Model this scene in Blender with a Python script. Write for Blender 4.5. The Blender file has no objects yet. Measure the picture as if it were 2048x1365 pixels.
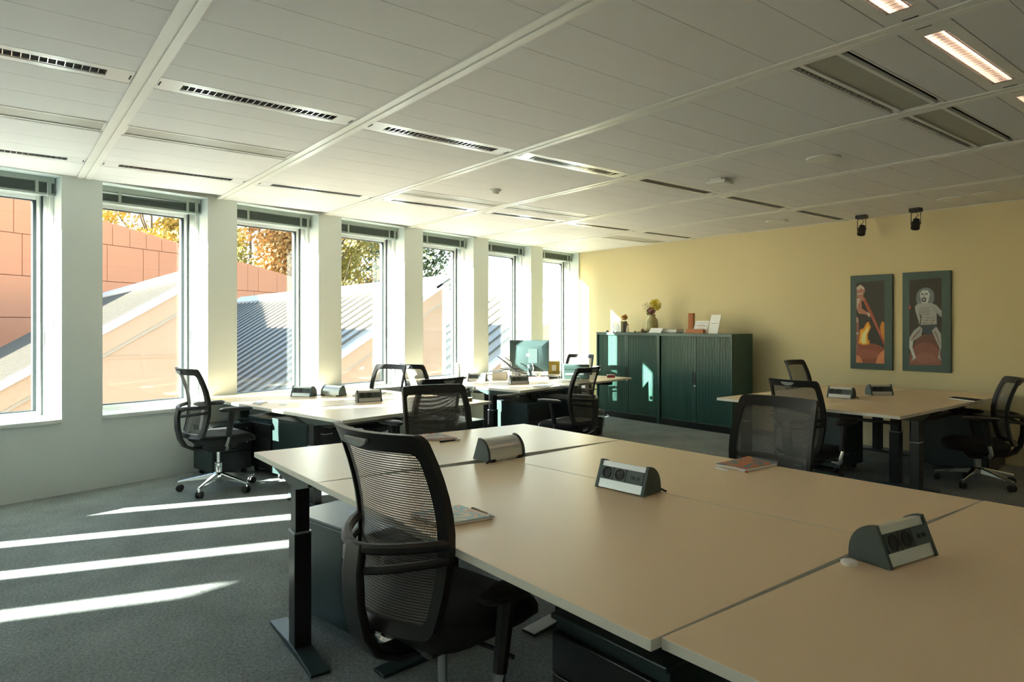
import bpy, bmesh, math, random
from mathutils import Vector, Matrix
random.seed(7)
S = bpy.context.scene
COL = S.collection
R = math.radians
PI = math.pi

# ------------------------------------------------------------------ camera
F_PX, HORIZON, CAM_H = 1328.0, 647.0, 1.40
YAW = R(51.96)
cam = bpy.data.cameras.new('camera')
cam.sensor_width = 36.0
cam.lens = 36.0 * F_PX / 2048.0
cam.shift_y = -(682.5 - HORIZON) / 2048.0
cam.clip_start = 0.05
cam.clip_end = 500
camo = bpy.data.objects.new('camera', cam)
camo.location = (0, 0, CAM_H)
camo.rotation_euler = (R(90), 0, YAW)
COL.objects.link(camo)
S.camera = camo

# ------------------------------------------------------------------ sky, sun, exposure
SUN_FROM = Vector((-0.315, -1.0, 0.41)).normalized()
EXPOSURE, SKY, SUN_E, TUBE_E = 3.15, 0.092, 9.5, 1.3
w = bpy.data.worlds.new('sky')
S.world = w
w.use_nodes = True
nt = w.node_tree
bg = nt.nodes['Background']
sk = nt.nodes.new('ShaderNodeTexSky')
sk.sky_type = 'NISHITA'
sk.sun_disc = False
sk.sun_elevation = math.asin(SUN_FROM.z)
sk.sun_rotation = math.atan2(SUN_FROM.x, SUN_FROM.y)
sk.air_density = 1.0
sk.dust_density = 0.25
sk.ozone_density = 0.7
nt.links.new(sk.outputs[0], bg.inputs[0])
bg.inputs[1].default_value = SKY
sl = bpy.data.lights.new('sun', 'SUN')
sl.energy = SUN_E
sl.angle = R(0.6)
sl.color = (1.0, 0.95, 0.88)
so = bpy.data.objects.new('sun_offscreen', sl)
so.rotation_euler = (-SUN_FROM).to_track_quat('-Z', 'Y').to_euler()
so.location = (-10, -20, 12)
COL.objects.link(so)
S.cycles.max_bounces = 16
S.cycles.diffuse_bounces = 8
S.view_settings.view_transform = 'Standard'
S.view_settings.look = 'None'
S.view_settings.exposure = EXPOSURE
S.view_settings.gamma = 1.0
S.view_settings.use_curve_mapping = False

# ------------------------------------------------------------------ pixel helper (positions only)
FW = Vector((-math.sin(YAW), math.cos(YAW), 0))
RT = Vector((math.cos(YAW), math.sin(YAW), 0))
def ray(x, y): return FW + RT * ((x - 1024) / F_PX) + Vector((0, 0, (HORIZON - y) / F_PX))
def atz(x, y, z):
    r = ray(x, y); t = (z - CAM_H) / r.z
    return Vector((0, 0, CAM_H)) + r * t
def atX(x, y, X):
    r = ray(x, y); return Vector((0, 0, CAM_H)) + r * (X / r.x)
def atY(x, y, Y):
    r = ray(x, y); return Vector((0, 0, CAM_H)) + r * (Y / r.y)

# ------------------------------------------------------------------ materials
MATS = {}
def mat(name, col, rough=0.6, metal=0.0, noise=None, bump=None, emit=None, spec=0.5, coat=0.0, stretch=(1,1,1)):
    if name in MATS: return MATS[name]
    m = bpy.data.materials.new(name); m.use_nodes = True
    n = m.node_tree; b = n.nodes['Principled BSDF']
    b.inputs['Base Color'].default_value = (*col, 1)
    b.inputs['Roughness'].default_value = rough
    b.inputs['Metallic'].default_value = metal
    b.inputs['Specular IOR Level'].default_value = spec
    b.inputs['Coat Weight'].default_value = coat
    if noise or bump:
        tc = n.nodes.new('ShaderNodeTexCoord'); mp = n.nodes.new('ShaderNodeMapping')
        mp.inputs['Scale'].default_value = stretch
        n.links.new(tc.outputs['Object'], mp.inputs[0])
    if noise:
        sc, amt = noise
        nz = n.nodes.new('ShaderNodeTexNoise'); nz.inputs['Scale'].default_value = sc; nz.inputs['Detail'].default_value = 5
        n.links.new(mp.outputs[0], nz.inputs['Vector'])
        mx = n.nodes.new('ShaderNodeMix'); mx.data_type = 'RGBA'
        mx.inputs[6].default_value = (*[c * (1 - amt) for c in col], 1)
        mx.inputs[7].default_value = (*[min(1, c * (1 + amt)) for c in col], 1)
        n.links.new(nz.outputs[0], mx.inputs[0]); n.links.new(mx.outputs[2], b.inputs['Base Color'])
    if bump:
        sc, st = bump
        nb = n.nodes.new('ShaderNodeTexNoise'); nb.inputs['Scale'].default_value = sc; nb.inputs['Detail'].default_value = 3
        n.links.new(mp.outputs[0], nb.inputs['Vector'])
        bp = n.nodes.new('ShaderNodeBump'); bp.inputs['Strength'].default_value = st; bp.inputs['Distance'].default_value = 0.01
        n.links.new(nb.outputs[0], bp.inputs['Height']); n.links.new(bp.outputs[0], b.inputs['Normal'])
    if emit:
        b.inputs['Emission Color'].default_value = (*emit[0], 1); b.inputs['Emission Strength'].default_value = emit[1]
    MATS[name] = m
    return m

def glass_mat(name, tint=(1, 1, 1), refl=1.0, rough=0.0):
    if name in MATS: return MATS[name]
    m = bpy.data.materials.new(name); m.use_nodes = True
    n = m.node_tree; n.nodes.remove(n.nodes['Principled BSDF'])
    out = n.nodes['Material Output']
    tr = n.nodes.new('ShaderNodeBsdfTransparent'); tr.inputs[0].default_value = (*tint, 1)
    gl = n.nodes.new('ShaderNodeBsdfGlossy'); gl.inputs['Roughness'].default_value = rough
    lw = n.nodes.new('ShaderNodeLayerWeight'); lw.inputs[0].default_value = 0.5
    fr = n.nodes.new('ShaderNodeMath'); fr.operation = 'POWER'; fr.inputs[1].default_value = 5.0; n.links.new(lw.outputs['Facing'], fr.inputs[0])
    mu = n.nodes.new('ShaderNodeMath'); mu.operation = 'MULTIPLY_ADD'; mu.inputs[1].default_value = 0.9*min(1.0, refl); mu.inputs[2].default_value = 0.03*refl
    mx = n.nodes.new('ShaderNodeMixShader')
    n.links.new(fr.outputs[0], mu.inputs[0]); n.links.new(mu.outputs[0], mx.inputs[0])
    n.links.new(tr.outputs[0], mx.inputs[1]); n.links.new(gl.outputs[0], mx.inputs[2])
    n.links.new(mx.outputs[0], out.inputs[0])
    MATS[name] = m
    return m

def mesh_fabric():
    m = bpy.data.materials.new('chair_mesh'); m.use_nodes = True
    n = m.node_tree; b = n.nodes['Principled BSDF']; out = n.nodes['Material Output']
    b.inputs['Base Color'].default_value = (0.13, 0.128, 0.115, 1); b.inputs['Roughness'].default_value = 0.7
    uv = n.nodes.new('ShaderNodeUVMap'); sp = n.nodes.new('ShaderNodeSeparateXYZ')
    n.links.new(uv.outputs[0], sp.inputs[0])
    def stripes(sock, freq, duty, phase=None):
        a = n.nodes.new('ShaderNodeMath'); a.operation = 'MULTIPLY'; a.inputs[1].default_value = freq
        n.links.new(sock, a.inputs[0]); s = a.outputs[0]
        if phase is not None:
            ad = n.nodes.new('ShaderNodeMath'); ad.operation = 'ADD'; n.links.new(s, ad.inputs[0]); n.links.new(phase, ad.inputs[1]); s = ad.outputs[0]
        f = n.nodes.new('ShaderNodeMath'); f.operation = 'FRACT'; n.links.new(s, f.inputs[0])
        l = n.nodes.new('ShaderNodeMath'); l.operation = 'LESS_THAN'; l.inputs[1].default_value = duty; n.links.new(f.outputs[0], l.inputs[0])
        return l.outputs[0]
    h = stripes(sp.outputs[1], 68, 0.52)
    v = stripes(sp.outputs[0], 90, 0.34)
    mx0 = n.nodes.new('ShaderNodeMath'); mx0.operation = 'MAXIMUM'; n.links.new(h, mx0.inputs[0]); n.links.new(v, mx0.inputs[1])
    tr = n.nodes.new('ShaderNodeBsdfTransparent'); mx = n.nodes.new('ShaderNodeMixShader')
    n.links.new(mx0.outputs[0], mx.inputs[0]); n.links.new(tr.outputs[0], mx.inputs[1]); n.links.new(b.outputs[0], mx.inputs[2])
    n.links.new(mx.outputs[0], out.inputs[0])
    return m

def carpet_mat():
    m = bpy.data.materials.new('carpet'); m.use_nodes = True
    n = m.node_tree; b = n.nodes['Principled BSDF']; b.inputs['Roughness'].default_value = 0.95; b.inputs['Specular IOR Level'].default_value = 0.1
    tc = n.nodes.new('ShaderNodeTexCoord')
    mp = n.nodes.new('ShaderNodeMapping'); mp.inputs['Scale'].default_value = (1, 1, 1); mp.inputs['Rotation'].default_value = (0, 0, R(40))
    n.links.new(tc.outputs['Object'], mp.inputs[0])
    def nz(scale, detail, rough=0.6):
        x = n.nodes.new('ShaderNodeTexNoise'); x.inputs['Scale'].default_value = scale; x.inputs['Detail'].default_value = detail; x.inputs['Roughness'].default_value = rough
        n.links.new(mp.outputs[0], x.inputs['Vector']); return x.outputs[0]
    a = nz(70, 6, 0.85); c = nz(3.0, 4)
    r = n.nodes.new('ShaderNodeValToRGB')
    r.color_ramp.elements[0].position = 0.32; r.color_ramp.elements[0].color = (0.11, 0.125, 0.122, 1)
    r.color_ramp.elements[1].position = 0.70; r.color_ramp.elements[1].color = (0.44, 0.485, 0.47, 1)
    n.links.new(a, r.inputs[0])
    mx = n.nodes.new('ShaderNodeMix'); mx.data_type = 'RGBA'; mx.blend_type = 'MULTIPLY'
    r2 = n.nodes.new('ShaderNodeValToRGB'); r2.color_ramp.elements[0].position = 0.3; r2.color_ramp.elements[0].color = (0.78, 0.78, 0.78, 1)
    r2.color_ramp.elements[1].position = 0.7; r2.color_ramp.elements[1].color = (1.1, 1.1, 1.1, 1)
    n.links.new(c, r2.inputs[0]); mx.inputs[0].default_value = 1
    n.links.new(r.outputs[0], mx.inputs[6]); n.links.new(r2.outputs[0], mx.inputs[7]); n.links.new(mx.outputs[2], b.inputs['Base Color'])
    bp = n.nodes.new('ShaderNodeBump'); bp.inputs['Strength'].default_value = 0.7; bp.inputs['Distance'].default_value = 0.006
    n.links.new(a, bp.inputs['Height']); n.links.new(bp.outputs[0], b.inputs['Normal'])
    return m

M_CARPET = carpet_mat()
M_MESH = mesh_fabric()
M_WHITE = mat('white_paint', (0.73, 0.80, 0.79), 0.75, bump=(60, 0.06))
M_YELLOW = mat('yellow_paint', (0.75, 0.64, 0.37), 0.7, bump=(70, 0.05))
M_TILE = mat('ceiling_tile', (0.80, 0.785, 0.775), 0.7, noise=(400, 0.04))
M_RAIL = mat('white_metal_rail', (0.84, 0.83, 0.78), 0.4)
M_LIGHTMETAL = mat('light_fixture_metal', (0.80, 0.80, 0.78), 0.3)
M_LOUVRE = mat('louvre_aluminium', (0.75, 0.75, 0.74), 0.18, 0.95)
M_DARK = mat('dark_void', (0.02, 0.02, 0.018), 0.8)
M_FRAME = mat('window_frame_white', (0.82, 0.83, 0.80), 0.35)
M_GASKET = mat('black_gasket', (0.02, 0.035, 0.04), 0.5)
M_GLASS = glass_mat('window_glass', (0.93, 0.97, 0.95), 0.9)
M_CLEAR = glass_mat('clear_glass', (0.95, 0.97, 0.96), 1.0)
M_BAG = glass_mat('clear_plastic_bag', (0.86, 0.88, 0.86), 2.2, 0.15)
M_SILL = mat('sill_stone', (0.78, 0.82, 0.80), 0.35)
M_BLIND = mat('blind_slat', (0.10, 0.135, 0.12), 0.45)
M_BLINDRAIL = mat('blind_rail', (0.36, 0.42, 0.38), 0.4)
M_TOP = mat('desk_top', (0.86, 0.67, 0.44), 0.34, noise=(6, 0.015))
M_EDGE = mat('desk_edge', (0.74, 0.71, 0.62), 0.45)
M_BLACKMETAL = mat('black_metal', (0.011, 0.013, 0.013), 0.34)
M_TEALMETAL = mat('dark_teal_metal', (0.020, 0.040, 0.039), 0.36)
M_CAB = mat('cabinet_green', (0.038, 0.098, 0.082), 0.38)
M_CABSHUT = mat('cabinet_shutter', (0.042, 0.112, 0.090), 0.30)
M_BLACK = mat('black_plastic', (0.010, 0.011, 0.011), 0.45)
M_GREYPL = mat('grey_plastic', (0.30, 0.33, 0.33), 0.35)
M_SEAT = mat('black_fabric', (0.008, 0.010, 0.010), 0.8, bump=(300, 0.2))
M_CHROME = mat('chrome', (0.80, 0.82, 0.82), 0.12, 1.0)
M_ALU = mat('brushed_aluminium', (0.72, 0.72, 0.70), 0.30, 0.85)
M_SOCKET = mat('socket_grey', (0.06, 0.09, 0.088), 0.5)
M_HOLE = mat('socket_black', (0.008, 0.008, 0.008), 0.5)
M_PAPER = mat('white_paper', (0.85, 0.85, 0.82), 0.7)
M_TUBE = mat('lamp_tube', (1, 0.8, 0.68), 0.5, emit=((1.0, 0.66, 0.47), TUBE_E))
M_TUBEOFF = mat('lamp_tube_off', (0.85, 0.85, 0.82), 0.3)
M_PERF = mat('perforated_metal', (0.42, 0.42, 0.36), 0.5, noise=(500, 0.3))

# ------------------------------------------------------------------ mesh builder
class MB:
    def __init__(s): s.v = []; s.f = []; s.uv = None
    def add(s, vs, fs, M=None):
        o = len(s.v)
        for p in vs:
            p = Vector(p)
            s.v.append(tuple(M @ p) if M else tuple(p))
        s.f += [tuple(i + o for i in f) for f in fs]
        return s
    def box(s, x0, x1, y0, y1, z0, z1, M=None):
        return s.add([(x0,y0,z0),(x1,y0,z0),(x1,y1,z0),(x0,y1,z0),(x0,y0,z1),(x1,y0,z1),(x1,y1,z1),(x0,y1,z1)],
                     [(0,3,2,1),(4,5,6,7),(0,1,5,4),(1,2,6,5),(2,3,7,6),(3,0,4,7)], M)
    def prism(s, poly, z0, z1, M=None):
        n = len(poly)
        return s.add([(p[0],p[1],z0) for p in poly] + [(p[0],p[1],z1) for p in poly],
                     [tuple(reversed(range(n))), tuple(range(n, 2*n))] + [(i,(i+1)%n,n+(i+1)%n,n+i) for i in range(n)], M)
    def extrude_x(s, prof, x0, x1, M=None):      # prof in (y,z)
        n = len(prof)
        return s.add([(x0,p[0],p[1]) for p in prof] + [(x1,p[0],p[1]) for p in prof],
                     [tuple(reversed(range(n))), tuple(range(n, 2*n))] + [(i,(i+1)%n,n+(i+1)%n,n+i) for i in range(n)], M)
    def lathe(s, prof, n=16, M=None):            # prof (r,z)
        vs = []; fs = []
        k = len(prof)
        for i in range(n):
            a = 2*PI*i/n
            for r, z in prof: vs.append((r*math.cos(a), r*math.sin(a), z))
        for i in range(n):
            j = (i+1) % n
            for q in range(k-1): fs.append((i*k+q, j*k+q, j*k+q+1, i*k+q+1))
        fs.append(tuple(i*k for i in reversed(range(n)))); fs.append(tuple(i*k+k-1 for i in range(n)))
        return s.add(vs, fs, M)
    def tube(s, pts, r, n=8, M=None, rs=None, flat=1.0):
        pts = [Vector(p) for p in pts]; vs = []; fs = []
        up = Vector((0,0,1)); m = len(pts)
        for i, p in enumerate(pts):
            t = (pts[min(i+1,m-1)] - pts[max(i-1,0)]).normalized()
            a = t.cross(up)
            if a.length < 1e-3: a = t.cross(Vector((0,1,0)))
            a.normalize(); b = a.cross(t).normalized()
            rr = rs[i] if rs else r
            for q in range(n):
                th = 2*PI*q/n + PI/n
                vs.append(p + a*math.cos(th)*rr + b*math.sin(th)*rr*flat)
        for i in range(m-1):
            for q in range(n):
                fs.append((i*n+q, i*n+(q+1)%n, (i+1)*n+(q+1)%n, (i+1)*n+q))
        fs.append(tuple(reversed(range(n)))); fs.append(tuple(range((m-1)*n, m*n)))
        return s.add(vs, fs, M)
    def build(s, name, material, parent=None, smooth=False, bevel=0.0):
        me = bpy.data.meshes.new(name); me.from_pydata(s.v, [], s.f); me.validate(); me.update()
        bm = bmesh.new(); bm.from_mesh(me); bmesh.ops.recalc_face_normals(bm, faces=bm.faces); bm.to_mesh(me); bm.free()
        for mm in (material if isinstance(material, (list, tuple)) else [material]): me.materials.append(mm)
        if smooth:
            me.polygons.foreach_set('use_smooth', [True]*len(me.polygons))
            me.set_sharp_from_angle(angle=R(40))
        o = bpy.data.objects.new(name, me); COL.objects.link(o)
        if parent: o.parent = parent
        if bevel:
            b = o.modifiers.new('bevel', 'BEVEL'); b.width = bevel; b.segments = 2; b.limit_method = 'ANGLE'
        return o
def box(name, m, x0, x1, y0, y1, z0, z1, parent=None, bevel=0.0): return MB().box(x0,x1,y0,y1,z0,z1).build(name, m, parent, bevel=bevel)
def tag(o, label, cat, group=None):
    o['label'] = label; o['category'] = cat
    if group: o['group'] = group
    return o
def thing(name, label, cat, loc=(0,0,0), rz=0, group=None):
    o = bpy.data.objects.new(name, None); COL.objects.link(o); o.empty_display_size = 0.05
    o.location = loc; o.rotation_euler = (0,0,rz)
    return tag(o, label, cat, group)
def struct(o): o['kind'] = 'structure'; return o
def copy_tree(o, parent=None):
    c = o.copy(); COL.objects.link(c); c.parent = parent
    for ch in list(o.children): copy_tree(ch, c)
    return c

# ================================================================== ROOM
CEIL = 2.61
WANG = R(12.97)
WD = Vector((-math.sin(WANG), math.cos(WANG), 0)); WN = Vector((-WD.y, WD.x, 0)); WP = Vector((-6.419, 0, 0))
def wp(s, off, z=0): return WP + WD*s + WN*off + Vector((0,0,z))
def wall_x(y): return -6.419 - 0.2304*y
YB, XR, YF = 7.92, 2.6, -8.0
WT = 0.34
# window rhythm: pillar faces (start, end) along the wall
PIL = [(0.454,0.756),(1.664,1.958),(2.901,3.207),(4.155,4.47),(5.432,5.751),(6.756,7.07),(8.093,8.55)]
PIL = [(0.454-1.21*k, 0.756-1.21*k) for k in range(7,0,-1)] + PIL
SILL_Z = 0.585; HEAD_Z = 2.60
s_lo, s_hi = -8.6, 8.55
Mw = Matrix.Translation(WP) @ Matrix((( WD.x, WN.x, 0, 0), (WD.y, WN.y, 0, 0), (0,0,1,0), (0,0,0,1)))   # local x = along, y = outward
wb = MB()
wb.box(s_lo, s_hi, 0, WT, -0.05, SILL_Z, Mw)
wb.box(s_lo, s_hi, 0, WT, HEAD_Z, 2.9, Mw)
wb.box(s_lo, PIL[0][1], 0, WT, SILL_Z, HEAD_Z, Mw)
for a, b in PIL[1:]: wb.box(a, b, 0, WT, SILL_Z, HEAD_Z, Mw)
struct(wb.build('wall_left', M_WHITE))
struct(box('wall_back', M_YELLOW, -8.35, XR+0.2, YB, YB+0.2, -0.05, 2.9))
struct(box('wall_right', M_WHITE, XR, XR+0.2, YF, YB, -0.05, 2.9))
struct(box('wall_front', M_WHITE, -6.2, XR+0.2, YF-0.2, YF, -0.05, 2.9))
fl = MB().prism([(wall_x(YF)-0.1,YF-0.1),(XR+0.1,YF-0.1),(XR+0.1,YB+0.1),(wall_x(YB)-0.1,YB+0.1)], -0.1, 0.0)
struct(fl.build('floor', M_CARPET))

# windows with frames
def window(i, a, b, M=None, top=0.14, suffix=''):
    root = bpy.data.objects.new('window_%d%s' % (i, suffix), None); COL.objects.link(root); struct(root)
    root.matrix_world = M or Mw
    f = MB(); y0, y1 = 0.265, 0.34
    f.box(a, a+0.04, y0, y1, SILL_Z, HEAD_Z); f.box(b-0.055, b, y0, y1, SILL_Z, HEAD_Z)
    f.box(a+0.04, b-0.055, y0, y1, SILL_Z, SILL_Z+0.05); f.box(a+0.04, b-0.055, y0, y1, HEAD_Z-top, HEAD_Z)
    f.build('window_frame', M_FRAME, root, bevel=0.004)
    g = MB(); ga, gb, gz0, gz1 = a+0.04, b-0.055, SILL_Z+0.05, HEAD_Z-top
    f2 = MB()                                                         # sash
    f2.box(ga, ga+0.032, y0+0.015, y1-0.01, gz0, gz1); f2.box(gb-0.04, gb, y0+0.015, y1-0.01, gz0, gz1)
    f2.box(ga+0.032, gb-0.04, y0+0.015, y1-0.01, gz0, gz0+0.035); f2.box(ga+0.032, gb-0.04, y0+0.015, y1-0.01, gz1-0.035, gz1)
    sash = f2.build('sash', M_FRAME, root, bevel=0.004)
    ga += 0.032; gb -= 0.04; gz0 += 0.035; gz1 -= 0.035
    g.box(ga, ga+0.012, y0+0.02, y1-0.012, gz0, gz1); g.box(gb-0.024, gb, y0+0.02, y1-0.012, gz0, gz1)
    g.box(ga, gb, y0+0.02, y1-0.012, gz0, gz0+0.008); g.box(ga, gb, y0+0.02, y1-0.012, gz1-0.008, gz1)
    g.build('gasket', M_GASKET, sash)
    box('pane', M_GLASS, ga, gb, 0.305, 0.311, gz0, gz1, sash)
    box('sill', M_SILL, a-0.0, b+0.0, -0.02, 0.30, SILL_Z, SILL_Z+0.035, root, 0.006)
    box('dark_seal', M_GASKET, b-0.062, b-0.052, y0-0.004, y0+0.01, SILL_Z+0.05, HEAD_Z-top, root)
    t = MB(); t.box(b-0.03, b, 0.18, 0.2, SILL_Z+0.035, HEAD_Z-0.1)
    t.build('guide_strip', M_FRAME, root)
    h = MB(); h.box(b-0.045, b-0.02, 0.27, 0.30, 1.27, 1.34); h.box(b-0.04, b-0.026, 0.25, 0.27, 1.20, 1.33)
    h.build('window_handle', M_FRAME, root, bevel=0.004)
    return root
def blind(a, b, tilted, label, group):
    root = thing('venetian_blind', label, 'blind', group=group); root.matrix_world = Mw @ Matrix.Translation((0.5*(a+b), 0.15, 0))
    hw = 0.5*(b-a) - 0.012
    box('headrail', M_BLINDRAIL, -hw, hw, -0.028, 0.028, HEAD_Z-0.045, HEAD_Z-0.001, root)
    sm = MB(); n = 13
    for k in range(n):
        z = HEAD_Z - 0.053 - k*0.0058
        dz = (0.035 if k < 4 else 0.0) * tilted * (1 - k/4.0 if k < 4 else 0)
        sm.add([(-hw,-0.026,z-dz*0.5),(hw,-0.026,z),(hw,0.026,z+0.002),(-hw,0.026,z+0.002-dz*0.5),(-hw,-0.026,z-0.003-dz*0.5),(hw,-0.026,z-0.003),(hw,0.026,z-0.001),(-hw,0.026,z-0.001-dz*0.5)],
               [(0,1,2,3),(7,6,5,4),(0,4,5,1),(1,5,6,2),(2,6,7,3),(3,7,4,0)])
    o = sm.build('slats', M_BLIND, root); o['kind'] = 'stuff'
    box('bottom_rail', M_BLINDRAIL, -hw, hw, -0.026, 0.026, HEAD_Z-0.150, HEAD_Z-0.132, root, 0.003)
    for sx in (-0.62, 0.72, 0.92):
        box('ladder_tape', M_BLINDRAIL, sx*hw-0.012, sx*hw+0.012, -0.032, -0.028, HEAD_Z-0.15, HEAD_Z-0.03, root)
    MB().tube([(0.88*hw,-0.034,HEAD_Z-0.05),(0.885*hw,-0.034,1.9),(0.88*hw,-0.034,0.70)], 0.0025, 6).build('cord', M_FRAME, root)
for i in range(len(PIL)-1):
    a, b = PIL[i][1], PIL[i+1][0]
    window(i+1, a, b, suffix='_offscreen' if i < 6 else '')      # the facade runs on past the frame
    nth = ['first','second','third','fourth','fifth','sixth','seventh','eighth','ninth','tenth','eleventh','twelfth','thirteenth','fourteenth'][len(PIL)-2-i]
    lab, gr, tl = 'raised dark green venetian blind of the %s window from the yellow wall' % nth, 'raised venetian blinds', 0.0
    if i == 7: lab, tl = 'raised dark green venetian blind with loose slanting upper slats', 1.0
    blind(a, b, tl, lab, gr)

# ---------------------------------------------------------------- ceiling
RAILS = [0.598, 1.755, 2.93, 4.15, 5.40, 6.68, 7.96]
RAILS = [0.598-1.16, *RAILS]
RW = 0.05
ceil_o = struct(MB().prism([(wall_x(YF)-0.3,YF-0.1),(XR+0.1,YF-0.1),(XR+0.1,YB+0.1),(wall_x(YB)-0.3,YB+0.1)], 2.74, 2.85).build('ceiling', M_DARK))
slab = MB().prism([(wall_x(YF)-0.05,YF),(XR,YF),(XR,RAILS[0]-RW),(wall_x(RAILS[0])-0.05,RAILS[0]-RW)], CEIL+0.05, CEIL+0.1)
slab.build('ceiling_field', M_TILE, ceil_o)
MB().box(0.64, XR, RAILS[0]-RW, YB, CEIL+0.05, CEIL+0.1).build('ceiling_field', M_TILE, ceil_o)
XS = [0.64,0.35,0.06,-0.23,-0.52,-0.81,-1.0,-1.2,-1.39,-1.68,-1.97,-2.26,-2.55,-2.84,-3.13,-3.42,-3.63,-3.83,-4.02,-4.31,-4.62,-4.92,-5.28,-5.56,-5.77,-5.97,-6.30,-6.62,-6.95,-7.28,-7.61,-7.94,-8.27,-8.6]
LIGHTCOL = {(-1.0,-1.2), (-3.63,-3.83), (-5.77,-5.97)}
VENTS = {((-1.39,-1.68),3),((-1.39,-1.68),4),((-4.62,-4.92),0),((-4.62,-4.92),1),((-5.28,-5.56),3),((-5.28,-5.56),4),((-6.30,-6.62),6)}
tile_cache = {}
fixtures, vents = [], []
for k in range(len(RAILS)-1):
    y0, y1 = RAILS[k]+RW, min(RAILS[k+1]-RW, YB)
    for x1, x0 in zip(XS[:-1], XS[1:]):
        wx0, wx1 = wall_x(y0), wall_x(y1)
        if x1 <= wx0 + 0.02 and x1 <= wx1 + 0.02: continue
        if (x1, x0) in LIGHTCOL: fixtures.append((x0, x1, y0, y1, k)); continue
        if ((x1, x0), k) in VENTS: vents.append((x0, x1, y0, y1, k)); continue
        g = 0.0015
        if x0 < wx0 + 0.02:
            poly = [(max(x0, wx0-0.03), y0), (x1-g, y0), (x1-g, y1), (max(x0, wx1-0.03), y1)]
            if x1 < wx0 - 0.02: continue
            MB().prism(poly, CEIL, CEIL+0.016).build('ceiling_tile', M_TILE, ceil_o)
            continue
        key = (round(x1-x0, 3), round(y1-y0, 3))
        if key not in tile_cache:
            o = box('ceiling_tile', M_TILE, g, x1-x0-g, 0, y1-y0, 0, 0.016); tile_cache[key] = o.data
        else:
            o = bpy.data.objects.new('ceiling_tile', tile_cache[key]); COL.objects.link(o)
        o.location = (x0, y0, CEIL); o.parent = ceil_o
for ry in RAILS[:-1]:
    m = MB(); xl = wall_x(ry) - 0.02
    m.box(xl, XR, ry-RW, ry-0.008, CEIL-0.006, CEIL+0.03); m.box(xl, XR, ry+0.008, ry+RW, CEIL-0.006, CEIL+0.03); m.box(xl, XR, ry-0.01, ry+0.01, CEIL, CEIL+0.03)
    m.build('ceiling_rail', M_RAIL, ceil_o)
MB().box(wall_x(YB)-0.05, XR, YB-0.02, YB, CEIL-0.004, CEIL+0.02).build('edge_trim', M_RAIL, ceil_o)

def fixture(x0, x1, y0, y1, on, label, group, suffix=''):
    cx, L = 0.5*(x0+x1), y1-y0
    r = thing('ceiling_light' + suffix, label, 'ceiling light', (cx, y0, CEIL), 0, group)
    hw = 0.5*(x1-x0) - 0.004; lw = 0.036; a, b = 0.115, L-0.115
    p = MB(); p.box(-hw, -lw-0.012, 0.004, L-0.004, 0.0, 0.02); p.box(lw+0.012, hw, 0.004, L-0.004, 0.0, 0.02)
    p.box(-lw-0.012, lw+0.012, 0.004, a, 0.0, 0.02); p.box(-lw-0.012, lw+0.012, b, L-0.004, 0.0, 0.02)
    p.build('panel', M_LIGHTMETAL, r)
    t = MB(); t.add([(-lw-0.012,a,0),(-lw-0.012,b,0),(-0.05,b,0.07),(-0.05,a,0.07),(lw+0.012,a,0),(lw+0.012,b,0),(0.05,b,0.07),(0.05,a,0.07)],
                    [(0,1,2,3),(4,7,6,5),(3,2,6,7),(0,3,7,4),(1,5,6,2)])
    t.build('reflector', M_LOUVRE, r)
    n = 25; lo = MB()
    for q in range(n+1):
        y = a + (b-a)*q/n
        lo.box(-lw-0.010, lw+0.010, y-0.0015, y+0.0015, 0.002, 0.035)
    lo.box(-lw-0.003, -lw, a, b, 0.002, 0.03); lo.box(lw, lw+0.003, a, b, 0.002, 0.03)
    lo.build('louvre', M_LOUVRE, r)
    MB().lathe([(0.012, 0), (0.012, b-a-0.02)], 10, Matrix.Translation((0, a+0.01, 0.052)) @ Matrix.Rotation(R(-90), 4, 'X')).build('lamp_tube' + suffix, M_TUBE if on else M_TUBEOFF, r, True)
    box('latch', M_DARK, -0.03, 0.03, 0.012, 0.018, -0.002, 0.004, r); box('latch', M_DARK, -0.03, 0.03, L-0.018, L-0.012, -0.002, 0.004, r)
ORD = ['first','second','third','fourth','fifth','sixth','seventh','eighth','ninth','tenth','eleventh','twelfth','thirteenth','fourteenth']
for x0, x1, y0, y1, k in fixtures:
    nth = ORD[len(RAILS)-2-k]
    on = x0 > -2
    if x0 > -2: lab, gr = 'pinkish lit louvre ceiling light, %s in its row counting from the yellow wall' % nth, 'lit louvre lights'
    elif x0 > -4: lab, gr = 'unlit louvre ceiling light in the middle row, %s from the yellow wall' % nth, 'unlit middle row lights'
    else: lab, gr = 'unlit louvre ceiling light in the row by the windows, %s from the yellow wall' % nth, 'unlit window row lights'
    fixture(x0, x1, y0, y1, on, lab, gr, '_offscreen' if on and k not in (2, 3, 4) else '')
# the lit row runs on behind the camera, and the next row of the same grid hangs past the right edge
for x0, rowname, ks in ((-1.2,'row above the near bench', range(-6, 0)), (1.3,'next row past the near bench', range(-6, len(RAILS)-1))):
    for k in ks:
        y0 = RAILS[0]+RW+1.16*k if k < 0 else RAILS[k]+RW
        y1 = RAILS[0]-RW+1.16*(k+1) if k < 0 else min(RAILS[k+1], YB)-RW
        fixture(x0, x0+0.2, y0, y1, True, 'lit louvre ceiling light continuing the %s' % rowname, 'lit lights past the near bench', '_offscreen')
for o in list(COL.objects):
    if o.get('group') == 'lit lights past the near bench': o.location.z = CEIL - 0.021

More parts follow.
